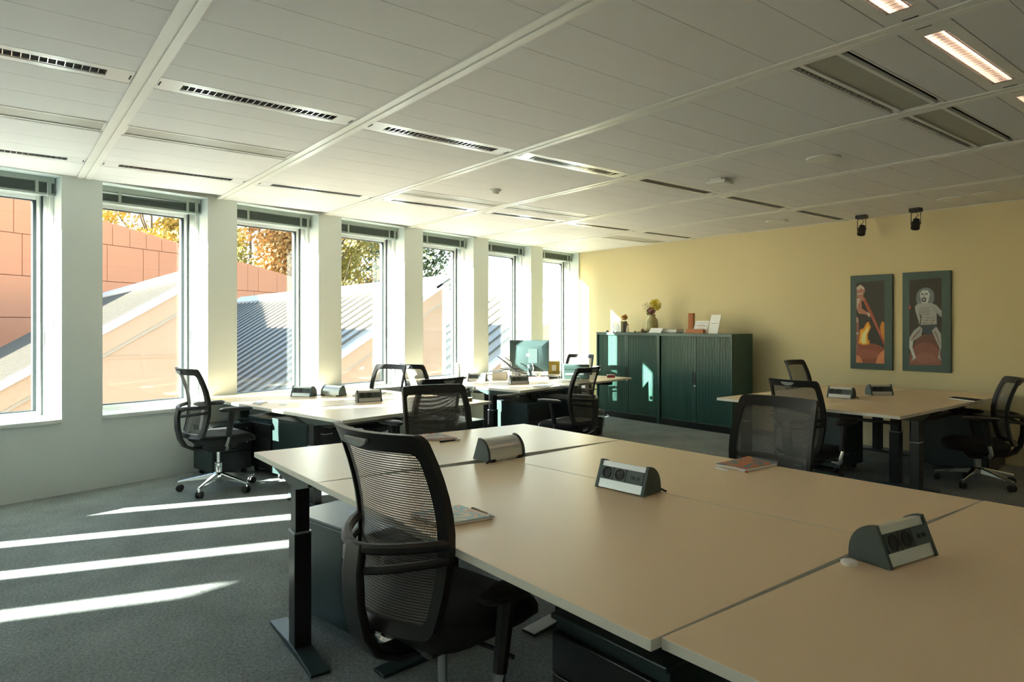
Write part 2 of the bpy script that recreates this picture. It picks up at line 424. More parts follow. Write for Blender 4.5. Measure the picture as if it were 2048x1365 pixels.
for x0, x1, y0, y1, k in vents:
    L, W = y1-y0, x1-x0
    near = x0 > -2
    r = thing('air_vent', (('wide black-slotted ceiling air diffuser, the one %s' % ('touching the lit louvre light' if k == 3 else 'closer to the yellow wall')) if near else ('pale mesh ceiling air diffuser %s' % {0:'nearest the bare carpet end', 1:'next to the bare carpet end one', 3:'beside the smoke detector', 4:'between the smoke detector and the yellow wall', 6:'right against the yellow wall'}[k])), 'air vent', (x0, y0, CEIL), 0,
              'black slot diffusers' if near else 'pale mesh diffusers')
    fr = MB(); e = 0.012
    sl_w = 0.035 if near else 0.022
    xs = [0.003, e, e+sl_w, e+sl_w+0.02, W-e-sl_w-0.02, W-e-sl_w, W-e, W-0.003]
    fr.box(xs[0], xs[1], 0, L, 0, 0.02); fr.box(xs[6], xs[7], 0, L, 0, 0.02); fr.box(xs[2], xs[3], 0, L, 0, 0.02); fr.box(xs[4], xs[5], 0, L, 0, 0.02)
    fr.box(xs[0], xs[7], 0, 0.015, 0, 0.02); fr.box(xs[0], xs[7], L-0.015, L, 0, 0.02)
    fr.build('frame', M_RAIL, r)
    box('mesh_panel', M_PERF if near else mat('pale_perforated_metal', (0.46,0.45,0.40), 0.5, noise=(500,0.2)), xs[3], xs[4], 0.015, L-0.015, 0.006, 0.012, r)
    for s0, s1 in ((xs[1], xs[2]), (xs[5], xs[6])):
        box('slot', M_DARK, s0, s1, 0.015, L-0.015, 0.03, 0.05, r)
    if near:
        b = MB()
        for q in range(26): b.box(xs[1], xs[2], 0.02+q*(L-0.04)/26, 0.024+q*(L-0.04)/26, 0.008, 0.03)
        b.build('slot_fins', M_PERF, r)

# ceiling devices
def disc(name, label, cat, p, prof, material, group=None, extra=None):
    r = thing(name, label, cat, (p[0], p[1], CEIL), 0, group)
    MB().lathe(prof, 28).build('rim', material, r, True)
    if extra: MB().lathe(extra[0], 28).build(extra[2], extra[1], r, True)
    return r
M_SPK = mat('speaker_grille', (0.34,0.44,0.46), 0.6, noise=(600,0.2)); M_DEV = mat('device_white', (0.82,0.82,0.76), 0.4)
for p, lab in (((-2.425,4.79),'round white ceiling speaker close to the square sensor'), ((-2.46,7.33),'small round ceiling speaker beside the metallic downlight'), ((-4.26,7.30),'round ceiling speaker above the green cabinets')):
    disc('ceiling_speaker', lab, 'speaker', p, [(0.09,0.002),(0.118,0.0),(0.118,-0.010),(0.092,-0.014)], M_DEV, None, ([(0.09,0.0),(0.09,-0.010),(0.0,-0.013)], M_SPK, 'grille'))
disc('downlight', 'round ceiling downlight with bright metallic reflector near the yellow wall', 'downlight', (-2.15,7.30), [(0.085,0.002),(0.11,0.0),(0.11,-0.005),(0.085,-0.006)], M_DEV, None, ([(0.084,-0.003),(0.05,0.02),(0.0,0.02)], mat('copper_reflector',(0.8,0.62,0.45),0.2,1.0), 'reflector'))
disc('downlight', 'round ceiling downlight beside the lit louvre light', 'downlight', (-0.78,3.62), [(0.075,0.002),(0.10,0.0),(0.10,-0.006),(0.075,-0.008)], M_DEV, None, ([(0.074,-0.004),(0.04,0.015),(0.0,0.015)], M_PERF, 'reflector'))
r = thing('smoke_detector', 'small white domed smoke detector on the ceiling', 'smoke detector', (-4.835,3.587,CEIL))
MB().lathe([(0.055,0),(0.055,-0.012),(0.05,-0.016)],24).build('base', M_DEV, r, True); MB().lathe([(0.042,-0.016),(0.03,-0.04),(0.014,-0.046),(0,-0.046)],24).build('dome', M_DEV, r, True)
r = thing('ceiling_sensor', 'flat square white sensor box hanging under the ceiling', 'sensor', (-3.33,4.83,CEIL), R(8))
box('plate', M_RAIL, -0.05,0.05,-0.08,0.08,-0.012,0.0,r); box('cover', M_DEV, -0.085,0.085,-0.085,0.085,-0.04,-0.012,r,0.008)
for p, lab in (((-3.44,7.66),'black ceiling spotlight on the cabinet side of the pair'), ((-2.88,7.64),'black ceiling spotlight hanging above the white painted figure')):
    r = thing('spotlight', lab, 'spotlight', (p[0],p[1],CEIL))
    box('mount', M_BLACK, -0.055,0.055,-0.04,0.04,-0.04,0.0,r,0.004)
    MB().tube([(-0.045,0,-0.172),(-0.045,0,-0.045),(0.045,0,-0.045),(0.045,0,-0.172)],0.005,6).build('yoke', M_BLACK, r)
    Mr = Matrix.Translation((0,0.0,-0.165)) @ Matrix.Rotation(R(-18),4,'X')
    MB().lathe([(0.02,0.055),(0.030,0.05),(0.034,0.02),(0.042,0.015),(0.042,-0.055),(0.036,-0.06),(0.034,-0.05),(0.0,-0.045)],20,Mr).build('lamp_head', M_BLACK, r, True)
    MB().tube([(0,0,-0.04),(0.02,0.01,-0.07),(-0.01,0.0,-0.11)],0.004,6).build('cable', M_BLACK, r)

# ================================================================== OUTSIDE
M_PINK = mat('pink_render', (0.46,0.30,0.205), 0.8, noise=(1.2,0.05))
M_TERRA = mat('terracotta_panel', (0.64,0.25,0.13), 0.7, noise=(0.8,0.06))
M_ZINC = mat('zinc_roof', (0.48,0.44,0.36), 0.45, noise=(2,0.08)); M_SEAM = mat('zinc_seam', (0.14,0.13,0.115), 0.5)
M_CAP = mat('white_flashing', (0.72,0.74,0.75), 0.5)
M_JOINT = mat('panel_joint', (0.20,0.075,0.045), 0.9)
struct(box('outside_ground', mat('paving',(0.22,0.21,0.19),0.9,noise=(3,0.1)), -150, -6.9, -60, 140, -4.3, -4.2))
XG, XFAR, TAN = -13.0, -29.0, 0.628
for yp, zp, yl, lab in ((3.30,2.45,-3.0,'saw-tooth hall with peach gable and seamed grey roof before the terracotta block'),(8.24,2.40,3.42,'saw-tooth hall with wide grey seamed roof and peach gable filling the middle windows'),(12.75,2.45,8.36,'saw-tooth hall with pale seamed roof seen beside the corner')):
    r = thing('sawtooth_hall', lab, 'building', (XG, yp, -4.2))
    zl = zp - TAN*(yp-yl)
    H0 = 4.2
    def zz(y): return zp - TAN*(yp-y) + H0
    g = MB().add([(0,yl-yp,0),(0,0,0),(0,0,zp+H0-0.1),(0,yl-yp,zl+H0-0.1),(XFAR-XG,yl-yp,0),(XFAR-XG,0,0),(XFAR-XG,0,zp+H0-0.1),(XFAR-XG,yl-yp,zl+H0-0.1)],
                 [(0,1,2,3),(7,6,5,4),(1,5,6,2),(0,3,7,4)])
    g.build('wall', M_PINK, r)
    for q in range(5):                                                 # facade joint battens
        z = 1.9 + 0.85*q + 0.55
        if z > zp+H0-0.3: continue
        ys = max(yl, yp - (zp+H0-z)/TAN + 0.3)
        box('joint_batten', M_PINK, 0.0, 0.02, ys-yp, -0.02, z, z+0.035, r)
    if yp > 5: box('corner_batten', M_PINK, 0.0, 0.03, -0.62, -0.58, 0, zz(yp-0.8), r)
    rf = MB().add([(0.12,yl-yp,zl+H0-0.08),(0.12,0,zp+H0-0.08),(XFAR-XG,0,zp+H0-0.08),(XFAR-XG,yl-yp,zl+H0-0.08),(0.12,yl-yp,zl+H0),(0.12,0,zp+H0),(XFAR-XG,0,zp+H0),(XFAR-XG,yl-yp,zl+H0)],
                 [(0,3,2,1),(4,5,6,7),(0,1,5,4),(1,2,6,5),(2,3,7,6),(3,0,4,7)]).build('roof', M_ZINC, r)
    n = 30; L = math.hypot(yp-yl, zp-zl); Ms = Matrix.Translation((0,yl-yp,zl+H0)) @ Matrix.Rotation(math.atan(TAN),4,'X')
    sd = None
    for q in range(n):
        x = -0.45 - q*0.525
        if sd is None:
            so_ = MB().box(-0.016,0.016,0,L-0.35,0,0.05).build('roof_seam', M_SEAM, rf); sd = so_.data
        else:
            so_ = bpy.data.objects.new('roof_seam', sd); COL.objects.link(so_); so_.parent = rf
        so_.matrix_local = Matrix.Translation((x,yl-yp,zl+H0)) @ Matrix.Rotation(math.atan(TAN),4,'X')
    cp = MB(); cp.box(XFAR-XG-0.05, 0.2, L-0.42, L+0.05, 0.0, 0.10, Ms); cp.build('ridge_flashing', M_CAP, r)
    MB().box(0.02, 0.2, 0, L, -0.06, 0.05, Ms).build('verge_trim', M_CAP, r)
    MB().box(0.02, 0.10, 0, L-0.25, -0.34, -0.06, Ms).build('fascia_board', M_PINK, r)
    MB().box(0.02, 0.05, 0, L-0.3, -0.40, -0.34, Ms).build('fascia_strip', mat('fascia_grey',(0.40,0.33,0.27),0.7), r)

# terracotta block: long panelled wall, top sloping down
tb = thing('terracotta_block', 'long terracotta building clad in large staggered panels', 'building', (-32.0, 0.8, -4.2), math.atan2(0.83,-0.56))
def ttop(u): return 4.2 + 6.33 - 0.120*u
core = MB().add([(-14,-0.06,0),(22,-0.06,0),(22,-0.06,ttop(22)-0.05),(-14,-0.06,ttop(-14)-0.05),(-14,6,0),(22,6,0),(22,6,ttop(22)-0.05),(-14,6,ttop(-14)-0.05)],
                [(0,1,2,3),(7,6,5,4),(3,2,6,7),(0,3,7,4),(1,5,6,2)])
core.build('wall', M_JOINT, tb)
random.seed(3)
for row in range(7):
    z0 = 2.6 + 1.62*row
    u = -14 + random.uniform(0, 1.5)
    while u < 22:
        wd = random.choice((0.9,1.7,1.7,1.9,2.2))
        u1 = min(u+wd, 22); g = 0.014
        zt0, zt1 = min(z0+1.62-g*2, ttop(u)), min(z0+1.62-g*2, ttop(u1))
        if max(zt0, zt1) - z0 > 0.15:
            zt0, zt1 = max(zt0, z0+0.02), max(zt1, z0+0.02)
            MB().add([(u+g,-0.12,z0),(u1-g,-0.12,z0),(u1-g,-0.12,zt1),(u+g,-0.12,zt0),(u+g,-0.06,z0),(u1-g,-0.06,z0),(u1-g,-0.06,zt1),(u+g,-0.06,zt0)],
                     [(0,1,2,3),(0,4,5,1),(1,5,6,2),(2,6,7,3),(3,7,4,0)]).build('cladding_panel', M_TERRA, tb)
        u = u1
# the camera-facing side must look towards +X: local -Y after rotation
# trees
M_BARK = mat('bark', (0.10,0.075,0.05), 0.9)
LEAF = {'gold': mat('leaf_gold', (0.46,0.32,0.06), 0.7, noise=(0.9,0.35)), 'olive': mat('leaf_olive', (0.31,0.26,0.055), 0.7, noise=(0.9,0.35)),
        'orange': mat('leaf_orange', (0.48,0.27,0.085), 0.7, noise=(0.9,0.3)), 'conifer': mat('needle_green', (0.075,0.10,0.04), 0.8, noise=(1.2,0.3))}
def tree(px, t, h, rx, kind, label, group=None, n=4200, seed=0):
    rnd = random.Random(seed)
    p = ray(px, HORIZON) * t
    r = thing('conifer_tree' if kind == 'conifer' else 'autumn_tree', label, 'tree', (p.x, p.y, -4.2), 0, group)
    tr = MB(); tr.tube([(0,0,0),(0.1,0,h*0.4),(0,0.1,h*0.93)], 0.2, 8, rs=[0.28,0.2,0.05])
    if kind != 'conifer':
        for q in range(9):
            a = rnd.uniform(0,2*PI); z = h*rnd.uniform(0.3,0.7); e = rx*rnd.uniform(0.5,0.85)
            tr.tube([(0,0,z),(e*0.5*math.cos(a),e*0.5*math.sin(a),z+h*0.08),(e*math.cos(a),e*math.sin(a),z+h*0.2)],0.06,6,rs=[0.09,0.06,0.02])
    tr.build('trunk', M_BARK, r, True)
    lv = MB(); vs = []; fs = []
    if kind == 'conifer':
        for q in range(n):
            z = h*(0.12 + 0.86*rnd.random()**1.2); tier = (z*1.6) % 1.0
            rad = rx*(1 - (z/h))**0.85*(0.35+0.65*tier)*math.sqrt(rnd.random()); a = rnd.uniform(0,2*PI)
            vs.append(Vector((rad*math.cos(a), rad*math.sin(a), z - 0.22*rad)))
    else:
        blobs = [(Vector((rnd.uniform(-1,1)*rx*0.75, rnd.uniform(-1,1)*rx*0.75, h*rnd.uniform(0.36,0.92))), rx*rnd.uniform(0.22,0.42)) for q in range(26)]
        for q in range(n):
            c, rr = rnd.choice(blobs); d = Vector((rnd.gauss(0,1),rnd.gauss(0,1),rnd.gauss(0,1))).normalized()
            vs.append(c + d*rr*(rnd.random()**0.4))
    out = []
    for c in vs:
        a = Vector((rnd.gauss(0,1),rnd.gauss(0,1),rnd.gauss(0,1))).normalized(); b = a.orthogonal().normalized(); s = rnd.uniform(0.14,0.27)
        o = len(out); c2 = a.cross(b)
        out += [c-b*s, c+c2*s*0.6, c+b*s, c-c2*s*0.6]; fs.append((o,o+1,o+2,o+3))
    me = bpy.data.meshes.new('foliage'); me.from_pydata([tuple(v) for v in out], [], fs); me.materials.append(LEAF[kind])
    fo = bpy.data.objects.new('foliage', me); COL.objects.link(fo); fo.parent = r; fo['kind'] = 'stuff'
for q, (px, t, h, rx, kd) in enumerate([(-50,50,18.5,4.3,'orange'),(70,64,22,5.2,'orange'),(195,78,25.7,6.4,'gold'),(300,50,18.8,4.3,'gold'),(392,64,22.7,4.7,'olive'),(500,80,26.4,5.9,'gold'),(585,56,18.2,4.0,'orange'),(675,70,21.4,4.9,'olive'),(750,86,22.0,5.7,'gold')]):
    tree(px, t, h, rx, kd, {'orange':'orange-leaved autumn tree behind the terracotta building','gold':'golden-leaved autumn tree rising behind the buildings','olive':'olive-green turning tree rising behind the buildings'}[kd], {'orange':'orange trees','gold':'golden trees','olive':'olive trees'}[kd], 8500, q+1)
tree(828, 57, 26.5, 7.4, 'conifer', 'dark green conifer beside the peak of the peach gable', None, 11000, 77)
tree(912, 80, 8.2, 3.0, 'conifer', 'small distant conifer low behind the pale roof', None, 2500, 78)

# ================================================================== FURNITURE
def quad_top(m, pts, z0, z1):
    m.prism([(p[0],p[1]) for p in pts], z0, z1)
def desk(label, pts, z, group=None, legs=(0,1), beam=True, rear=1, grommet=True, yo=0.03, inset=0.045):
    """pts: four top corners, p0-p1 and p2-p3 the long sides; p0->p1 user side when rear=1"""
    P = [Vector((p[0],p[1],0)) for p in pts]
    c = sum(P, Vector())/4
    ux = ((P[1]+P[2])/2 - (P[0]+P[3])/2); L = ux.length; ux.normalize()
    uy = Vector((-ux.y, ux.x, 0))
    Dp = ((P[2]+P[3])/2 - (P[0]+P[1])/2).dot(uy)
    rz = math.atan2(ux.y, ux.x)
    r = thing('desk', label, 'desk', (c.x,c.y,0), rz, group)
    loc = [((p-c).dot(ux), (p-c).dot(uy)) for p in P]
    top = MB().prism(loc, z-0.024, z).build('tabletop', [M_TOP, M_EDGE], r, bevel=0.0015)
    for pol in top.data.polygons: pol.material_index = 1 if abs(pol.normal.z) < 0.5 else 0
    hl = L/2
    for e in (-1, 1):
        x = e*(hl-inset); yc = yo*rear
        lg = MB().box(x-0.036,x+0.036,yc-0.042,yc+0.042,0.02,z*0.66).build('leg', M_BLACKMETAL, r, bevel=0.004)
        box('inner_column', M_BLACKMETAL, x-0.030,x+0.030,yc-0.035,yc+0.035,z*0.64,z-0.06, lg, 0.003)
        box('collar', M_GREYPL, x-0.037,x+0.037,yc-0.043,yc+0.043,z*0.655,z*0.665, lg)
        fa, fb = max(yc-0.33, -Dp/2+0.01), min(yc+0.33, Dp/2-0.01)
        ft = MB().extrude_x([(fa,0.0),(fb,0.0),(fb,0.012),(yc+0.06,0.028),(yc-0.06,0.028),(fa,0.012)], x-0.04, x+0.04)
        ft.build('foot', M_TEALMETAL, r, bevel=0.003)
        ba, bb = max(yc-(0.34 if rear > 0 else 0.20), -Dp/2+0.03), min(yc+(0.20 if rear > 0 else 0.34), Dp/2-0.03)
        br = MB().extrude_x([(ba,z-0.024),(ba,z-0.036),(yc-0.05,z-0.075),(yc+0.05,z-0.075),(bb,z-0.036),(bb,z-0.024)], x-0.03, x+0.03)
        br.build('bracket', M_TEALMETAL, r)
    if beam: box('beam', M_BLACKMETAL, -hl+0.08, hl-0.08, 0.07*rear-0.03, 0.07*rear+0.05, z-0.075, z-0.03, r)
    box('cable_tray', M_BLACKMETAL, -hl+0.25, hl-0.25, 0.18*rear-0.07, 0.18*rear+0.07, z-0.14, z-0.13, r)
    if grommet:
        MB().lathe([(0.035,0.0),(0.035,0.0015),(0.0,0.0015)],20,Matrix.Translation((0.5*hl,-0.18*rear,z))).build('cable_grommet', M_GREYPL, r)
    return r
ZN = 0.775
desk('near bench desk at the window end, edge caught by sunlight', [(-3.304,0.998),(-2.526,1.002),(-2.448,2.648),(-3.206,2.603)][1:]+[(-3.304,0.998)], ZN, rear=-1, grommet=False, yo=0.11)
desk('near bench desk with the coloured notebook and brown pen on it', [(-2.522,1.000),(-0.862,1.022),(-0.856,2.024),(-2.410,1.853)], ZN, grommet=False, yo=0.11)
desk('near bench desk holding the red magazine by the black chair', [(-2.404,1.858),(-0.856,2.030),(-0.823,2.745),(-2.444,2.652)], ZN, rear=-1, grommet=False, yo=0.11, inset=0.085)
desk('near bench end desk carrying the tilted dark power dock', [(-0.03,1.07),(-0.02,2.77),(-0.819,2.752),(-0.857,1.048)], ZN, rear=-1, grommet=False, yo=0.11)
def local_desk(label, o, rot, x0, x1, y0, y1, z, **kw):
    M = Matrix.Translation((o[0],o[1],0)) @ Matrix.Rotation(rot,4,'Z')
    q = [M @ Vector(p) for p in ((x0,y0,0),(x1,y0,0),(x1,y1,0),(x0,y1,0))]
    if (y1-y0) > (x1-x0): q = q[1:] + q[:1]
    return desk(label, q, z, **kw)
ZL = 0.70
OL, RL = (-4.505,1.979), R(11)
local_desk('end desk of the window bench, with the whisky glass on its corner', OL, RL, -0.795, 0, 0, 1.58, ZL, rear=1)
local_desk('window bench desk that the tall mesh chair stands at', OL, RL, -2.30, -0.805, 0, 0.785, ZL)
local_desk('window bench desk backing onto the two crossed mesh chairs', OL, RL, -2.30, -0.805, 0.795, 1.58, ZL, rear=-1)
O3, R3 = (-5.37,4.31), R(11)
local_desk('end desk of the cluttered bench, edge facing the waste bin chair', O3, R3, -0.795, 0, 0, 1.585, ZL, rear=1)
local_desk('cluttered bench desk with the glass dome beside the window', O3, R3, -1.98, -0.805, 0, 0.785, ZL)
local_desk('cluttered bench desk between the power docks and the monitor', O3, R3, -1.98, -0.805, 0.795, 1.585, ZL, rear=-1)
local_desk('cluttered bench desk carrying the monitor and the dark printer', O3, R3, -1.75, -0.0, 1.60, 2.22, ZL, rear=-1, grommet=False, inset=0.60)
ZR = 0.71
desk('front desk of the bench below the framed pictures', [(-3.68,5.29),(-2.10,5.29),(-2.10,6.06),(-3.68,6.06)], ZR, grommet=False)
desk('bench desk below the pictures with the dark notebook on its edge', [(-2.10,6.08),(-2.10,7.67),(-2.87,7.67),(-2.87,6.08)], ZR, rear=-1, grommet=False, yo=0.02)
desk('bench desk below the pictures on the cabinet side', [(-3.68,7.67),(-3.68,6.08),(-2.89,6.08),(-2.89,7.67)], ZR, grommet=False)

# pedestals
def pedestal(label, x, y, rz, w=0.42, d=0.58, h=0.50, group=None):
    r = thing('drawer_pedestal', label, 'pedestal', (x,y,0), rz, group)
    box('body', M_TEALMETAL, -w/2, w/2, -d/2+0.02, d/2, 0.055, h-0.018, r, 0.003)
    box('top_plate', M_TEALMETAL, -w/2-0.003, w/2+0.003, -d/2, d/2+0.003, h-0.018, h, r, 0.004)
    z = 0.06
    for dh in (0.17, 0.125, 0.125):
        dr = MB().box(-w/2+0.004, w/2-0.004, -d/2, -d/2+0.02, z, z+dh-0.004).build('drawer', M_BLACKMETAL, r, bevel=0.003); z += dh
        if dh != 0.17: MB().lathe([(0.009,0),(0.009,0.006),(0,0.006)],12,Matrix.Translation((w/2-0.05,-d/2,z-0.05)) @ Matrix.Rotation(R(90),4,'X')).build('lock', M_CHROME, dr)
    for sx in (-1,1):
        for sy in (-1,1):
            MB().lathe([(0.024,-0.011),(0.026,0),(0.024,0.011)],14,Matrix.Translation((sx*(w/2-0.05),sy*(d/2-0.06),0.0265)) @ Matrix.Rotation(R(90),4,'X')).build('castor', M_BLACK, r, True)
            box('castor_fork', M_BLACK, sx*(w/2-0.05)-0.012, sx*(w/2-0.05)+0.012, sy*(d/2-0.06)-0.018, sy*(d/2-0.06)+0.018, 0.04, 0.056, r)
    return r
def ped_corner(label, px, py, ang, w=0.42, d=0.58, h=0.50):
    """near corner on the floor: side of length d runs along ang, width w to its left"""
    u = Vector((math.cos(ang), math.sin(ang),0)); v = Vector((-u.y,u.x,0))
    c = Vector((px,py,0)) + u*(d/2) - v*(w/2)
    return pedestal(label, c.x, c.y, ang + PI/2, w, d, h)
def ld(o, r_, x, y): return (o[0]+x*math.cos(r_)-y*math.sin(r_), o[1]+x*math.sin(r_)+y*math.cos(r_))
ped_corner('teal-black drawer pedestal under the near bench by the T-shaped leg', -2.607, 1.234, R(191), 0.42, 0.56, 0.50)
pedestal('dark drawer pedestal under the front of the near bench', -1.30, 1.62, R(2), h=0.53)
pedestal('drawer pedestal behind the tall mesh chair, below the window bench', *ld(OL,RL,-1.76,0.6), R(11), h=0.53)
pedestal('drawer pedestal against the window wall beside the tall mesh chair', *ld(OL,RL,-2.04,0.1), R(101), 0.36, 0.4, 0.46)
pedestal('drawer pedestal below the middle of the window bench', *ld(OL,RL,-1.2,0.5), R(101), h=0.55)
pedestal('drawer pedestal under the whisky glass corner', *ld(OL,RL,-0.28,1.27), R(101), h=0.55)
pedestal('teal pedestal under the end of the cluttered bench', -5.75, 4.62, R(101), h=0.55)
pedestal('drawer pedestal between the cluttered bench and the bin chair', -5.66, 5.22, R(101), h=0.55)
pedestal('drawer pedestal below the monitor desk by the window', -6.52, 5.655, R(11), h=0.55)
pedestal('drawer pedestal below the picture bench beside the reclined chair', -2.40, 7.32, R(90), 0.46, 0.66, 0.56)
pedestal('drawer pedestal below the picture bench beside the cabinets', -3.30, 6.41, R(-90), 0.46, 0.66, 0.56)

# ---------------------------------------------------------------- chairs
def back_pt(u, v):
    z = 0.47 + 0.565*v
    y = -0.19 - 0.05*((0.45-v)/0.45)**2 if v < 0.45 else -0.19 - 0.095*((v-0.45)/0.55)**1.7
    hw = 0.205 + 0.028*math.sin(PI*min(1,v*1.05)*0.75) - 0.012*v
    return Vector((u*hw, y + 0.065*u*u - 0.03, z))
def chair_proto():
    r = thing('office_chair', '', 'chair')
    def ring(inset_u, inset_t, inset_b, rad, n=7):
        u1, v0, v1 = 1-inset_u, inset_b, 1-inset_t
        pts = []
        for (cu, cv, a0) in ((u1-rad*1.9, v1-rad, 0), (-u1+rad*1.9, v1-rad, 90), (-u1+rad*1.9, v0+rad, 180), (u1-rad*1.9, v0+rad, 270)):
            for k in range(n):
                a = R(a0 + 90*k/(n-1)); pts.append((cu + rad*1.9*math.cos(a), cv + rad*math.sin(a)))
        # add side samples
        full = []
        m = len(pts)
        for i in range(m):
            a, b = pts[i], pts[(i+1) % m]
            k = max(1, int(max(abs(a[0]-b[0])/2, abs(a[1]-b[1]))/0.09))
            for q in range(k): full.append((a[0]+(b[0]-a[0])*q/k, a[1]+(b[1]-a[1])*q/k))
        return full
    outer = ring(0,0,0,0.05)
    vs = []; n = len(outer)
    for off in (0,1):
        for (u,v) in outer:
            p = back_pt(u,v); vs.append(p + Vector((0,(-0.014 if off==0 else 0.012),0)))
    for off in (0,1):
        for (u,v) in outer:
            ui = u*0.87; vi = 0.06 + v*0.845
            p = back_pt(ui,vi); vs.append(p + Vector((0,(-0.012 if off==0 else 0.010),0)))
    fs = []
    for i in range(n):
        j = (i+1) % n
        fs += [(i,j,n+j,n+i),(2*n+i,3*n+i,3*n+j,2*n+j),(i,2*n+i,2*n+j,j),(n+i,n+j,3*n+j,3*n+i)]
    MB().add(vs,fs).build('back_frame', M_BLACK, r, True)
    gu, gv = 10, 16; vs = []; fs = []; uvs = []
    for j in range(gv+1):
        for i in range(gu+1):
            uu = -0.9 + 1.8*i/gu; vv = 0.04 + 0.89*j/gv
            vs.append(back_pt(uu,vv)); uvs.append((i/gu, j/gv))
    for j in range(gv):
        for i in range(gu): a = j*(gu+1)+i; fs.append((a,a+1,a+gu+2,a+gu+1))
    me = bpy.data.meshes.new('back_mesh'); me.from_pydata([tuple(v) for v in vs],[],fs); me.materials.append(M_MESH)
    ul = me.uv_layers.new(name='UVMap')
    for lp in me.loops: ul.data[lp.index].uv = uvs[lp.vertex_index]
    me.polygons.foreach_set('use_smooth',[True]*len(me.polygons))
    o = bpy.data.objects.new('back_mesh', me); COL.objects.link(o); o.parent = r
    # grey hand grip on the rear of the top bar
    pt = back_pt(0,0.945); pl = []
    for k in range(13):
        a = PI + PI*k/12; pl.append((0.055*math.cos(a), 0.028*math.sin(a)+0.008))
    Mg = Matrix.Translation((0, pt.y-0.014, pt.z+0.006)) @ Matrix.Rotation(R(90+12),4,'X')
    MB().prism([(x,y) for x,y in pl], 0.0, 0.010, Mg).build('hand_grip', M_GREYPL, r, bevel=0.002)
    # yoke and spine
    def arc(zc, zs, ysp, w):
        pts = []
        for k in range(11):
            u = -1 + 2*k/10; e = back_pt(w, 0.4)
            ye = back_pt(1,0.42).y - 0.005
            pts.append((u*e.x, ysp + (ye-ysp)*abs(u)**2.2, zc + (zs-zc)*abs(u)))
        return pts
    MB().tube(arc(0.705,0.725,-0.315,0.98), 0.016, 8).build('upper_yoke', M_BLACK, r, True); MB().tube(arc(0.640,0.680,-0.315,0.98), 0.012, 8).build('lower_yoke', M_BLACK, r, True)
    sp = MB(); prof = [(0.72,-0.315,0.036),(0.64,-0.328,0.040),(0.55,-0.325,0.042),(0.46,-0.305,0.044),(0.40,-0.27,0.046),(0.365,-0.20,0.05),(0.36,-0.08,0.055)]
    vs = []; fs = []
    for i,(z,y,hw) in enumerate(prof):
        a = prof[max(0,i-1)]; b = prof[min(len(prof)-1,i+1)]
        t = Vector((0,b[1]-a[1],b[0]-a[0])).normalized(); nn = Vector((0,-t.z,t.y))*0.013
        c = Vector((0,y,z)); vs += [c+Vector((-hw,0,0))+nn, c+Vector((hw,0,0))+nn, c+Vector((hw,0,0))-nn, c+Vector((-hw,0,0))-nn]
    for i in range(len(prof)-1):
        for q in range(4): fs.append((4*i+q,4*i+(q+1)%4,4*i+4+(q+1)%4,4*i+4+q))
    m = 4*(len(prof)-1); fs += [(3,2,1,0),(m,m+1,m+2,m+3)]
    sp.add(vs,fs).build('spine', M_BLACK, r, True, bevel=0.006)
    # seat
    st = MB(); vs = []; fs = []; n = 28
    lays = [(0.405,0.80),(0.415,0.93),(0.44,1.0),(0.465,1.0),(0.482,0.95),(0.490,0.80),(0.485,0.4),(0.482,0.0)]
    for z, s in lays:
        for k in range(n):
            a = 2*PI*k/n; cx = math.copysign(abs(math.cos(a))**0.45, math.cos(a)); cy = math.copysign(abs(math.sin(a))**0.45, math.sin(a))
            yy = 0.235*cy*s + 0.02
            vs.append((0.24*cx*s, yy, z - (0.03*max(0,(yy-0.15)/0.1) if z > 0.43 else 0)))
    for l in range(len(lays)-1):
        for k in range(n): fs.append((l*n+k, l*n+(k+1)%n, (l+1)*n+(k+1)%n, (l+1)*n+k))
    fs.append(tuple(reversed(range(n))))
    st.add(vs,fs).build('seat', M_SEAT, r, True)
    mc = MB().add([(-0.13,-0.18,0.405),(0.13,-0.18,0.405),(0.13,0.14,0.405),(-0.13,0.14,0.405),(-0.06,-0.10,0.325),(0.06,-0.10,0.325),(0.06,0.07,0.325),(-0.06,0.07,0.325)],
                  [(0,1,2,3),(7,6,5,4),(0,4,5,1),(1,5,6,2),(2,6,7,3),(3,7,4,0)]); mc.build('mechanism', M_BLACK, r, bevel=0.01)
    MB().tube([(0.05,0.02,0.36),(0.20,0.03,0.365),(0.27,0.04,0.36)],0.008,6).build('lever', M_BLACK, r, True)
    MB().lathe([(0.016,0.14),(0.016,0.33)],16).build('gas_piston', M_CHROME, r, True)
    for sx in (-1,1):
        ar = MB(); ar.tube([(sx*0.20,-0.02,0.385),(sx*0.265,-0.035,0.385),(sx*0.285,-0.04,0.41),(sx*0.285,-0.03,0.50)],0.02,8,flat=1.0)
        ar = ar.build('armrest', M_CHROME, r, True)
        MB().tube([(sx*0.285,-0.032,0.48),(sx*0.285,0.0,0.69)],0.027,8,rs=[0.022,0.027]).build('arm_post', M_BLACK, ar, True)
        vs=[];fs=[];n=20
        for z,s in ((0.685,0.86),(0.695,1.0),(0.708,1.0),(0.718,0.8)):
            for k in range(n):
                a=2*PI*k/n; vs.append((sx*0.285+0.043*s*math.copysign(abs(math.cos(a))**0.7,math.cos(a)), 0.03+0.135*s*math.copysign(abs(math.sin(a))**0.8,math.sin(a)), z))
        for l in range(3):
            for k in range(n): fs.append((l*n+k,l*n+(k+1)%n,(l+1)*n+(k+1)%n,(l+1)*n+k))
        fs += [tuple(reversed(range(n))), tuple(range(3*n,4*n))]
        MB().add(vs,fs).build('arm_pad', M_BLACK, ar, True)
    UPPER = [c for c in r.children]
    MB().lathe([(0.027,0.06),(0.030,0.075),(0.030,0.225),(0.024,0.23)],18).build('column_sleeve', M_CHROME, r, True)
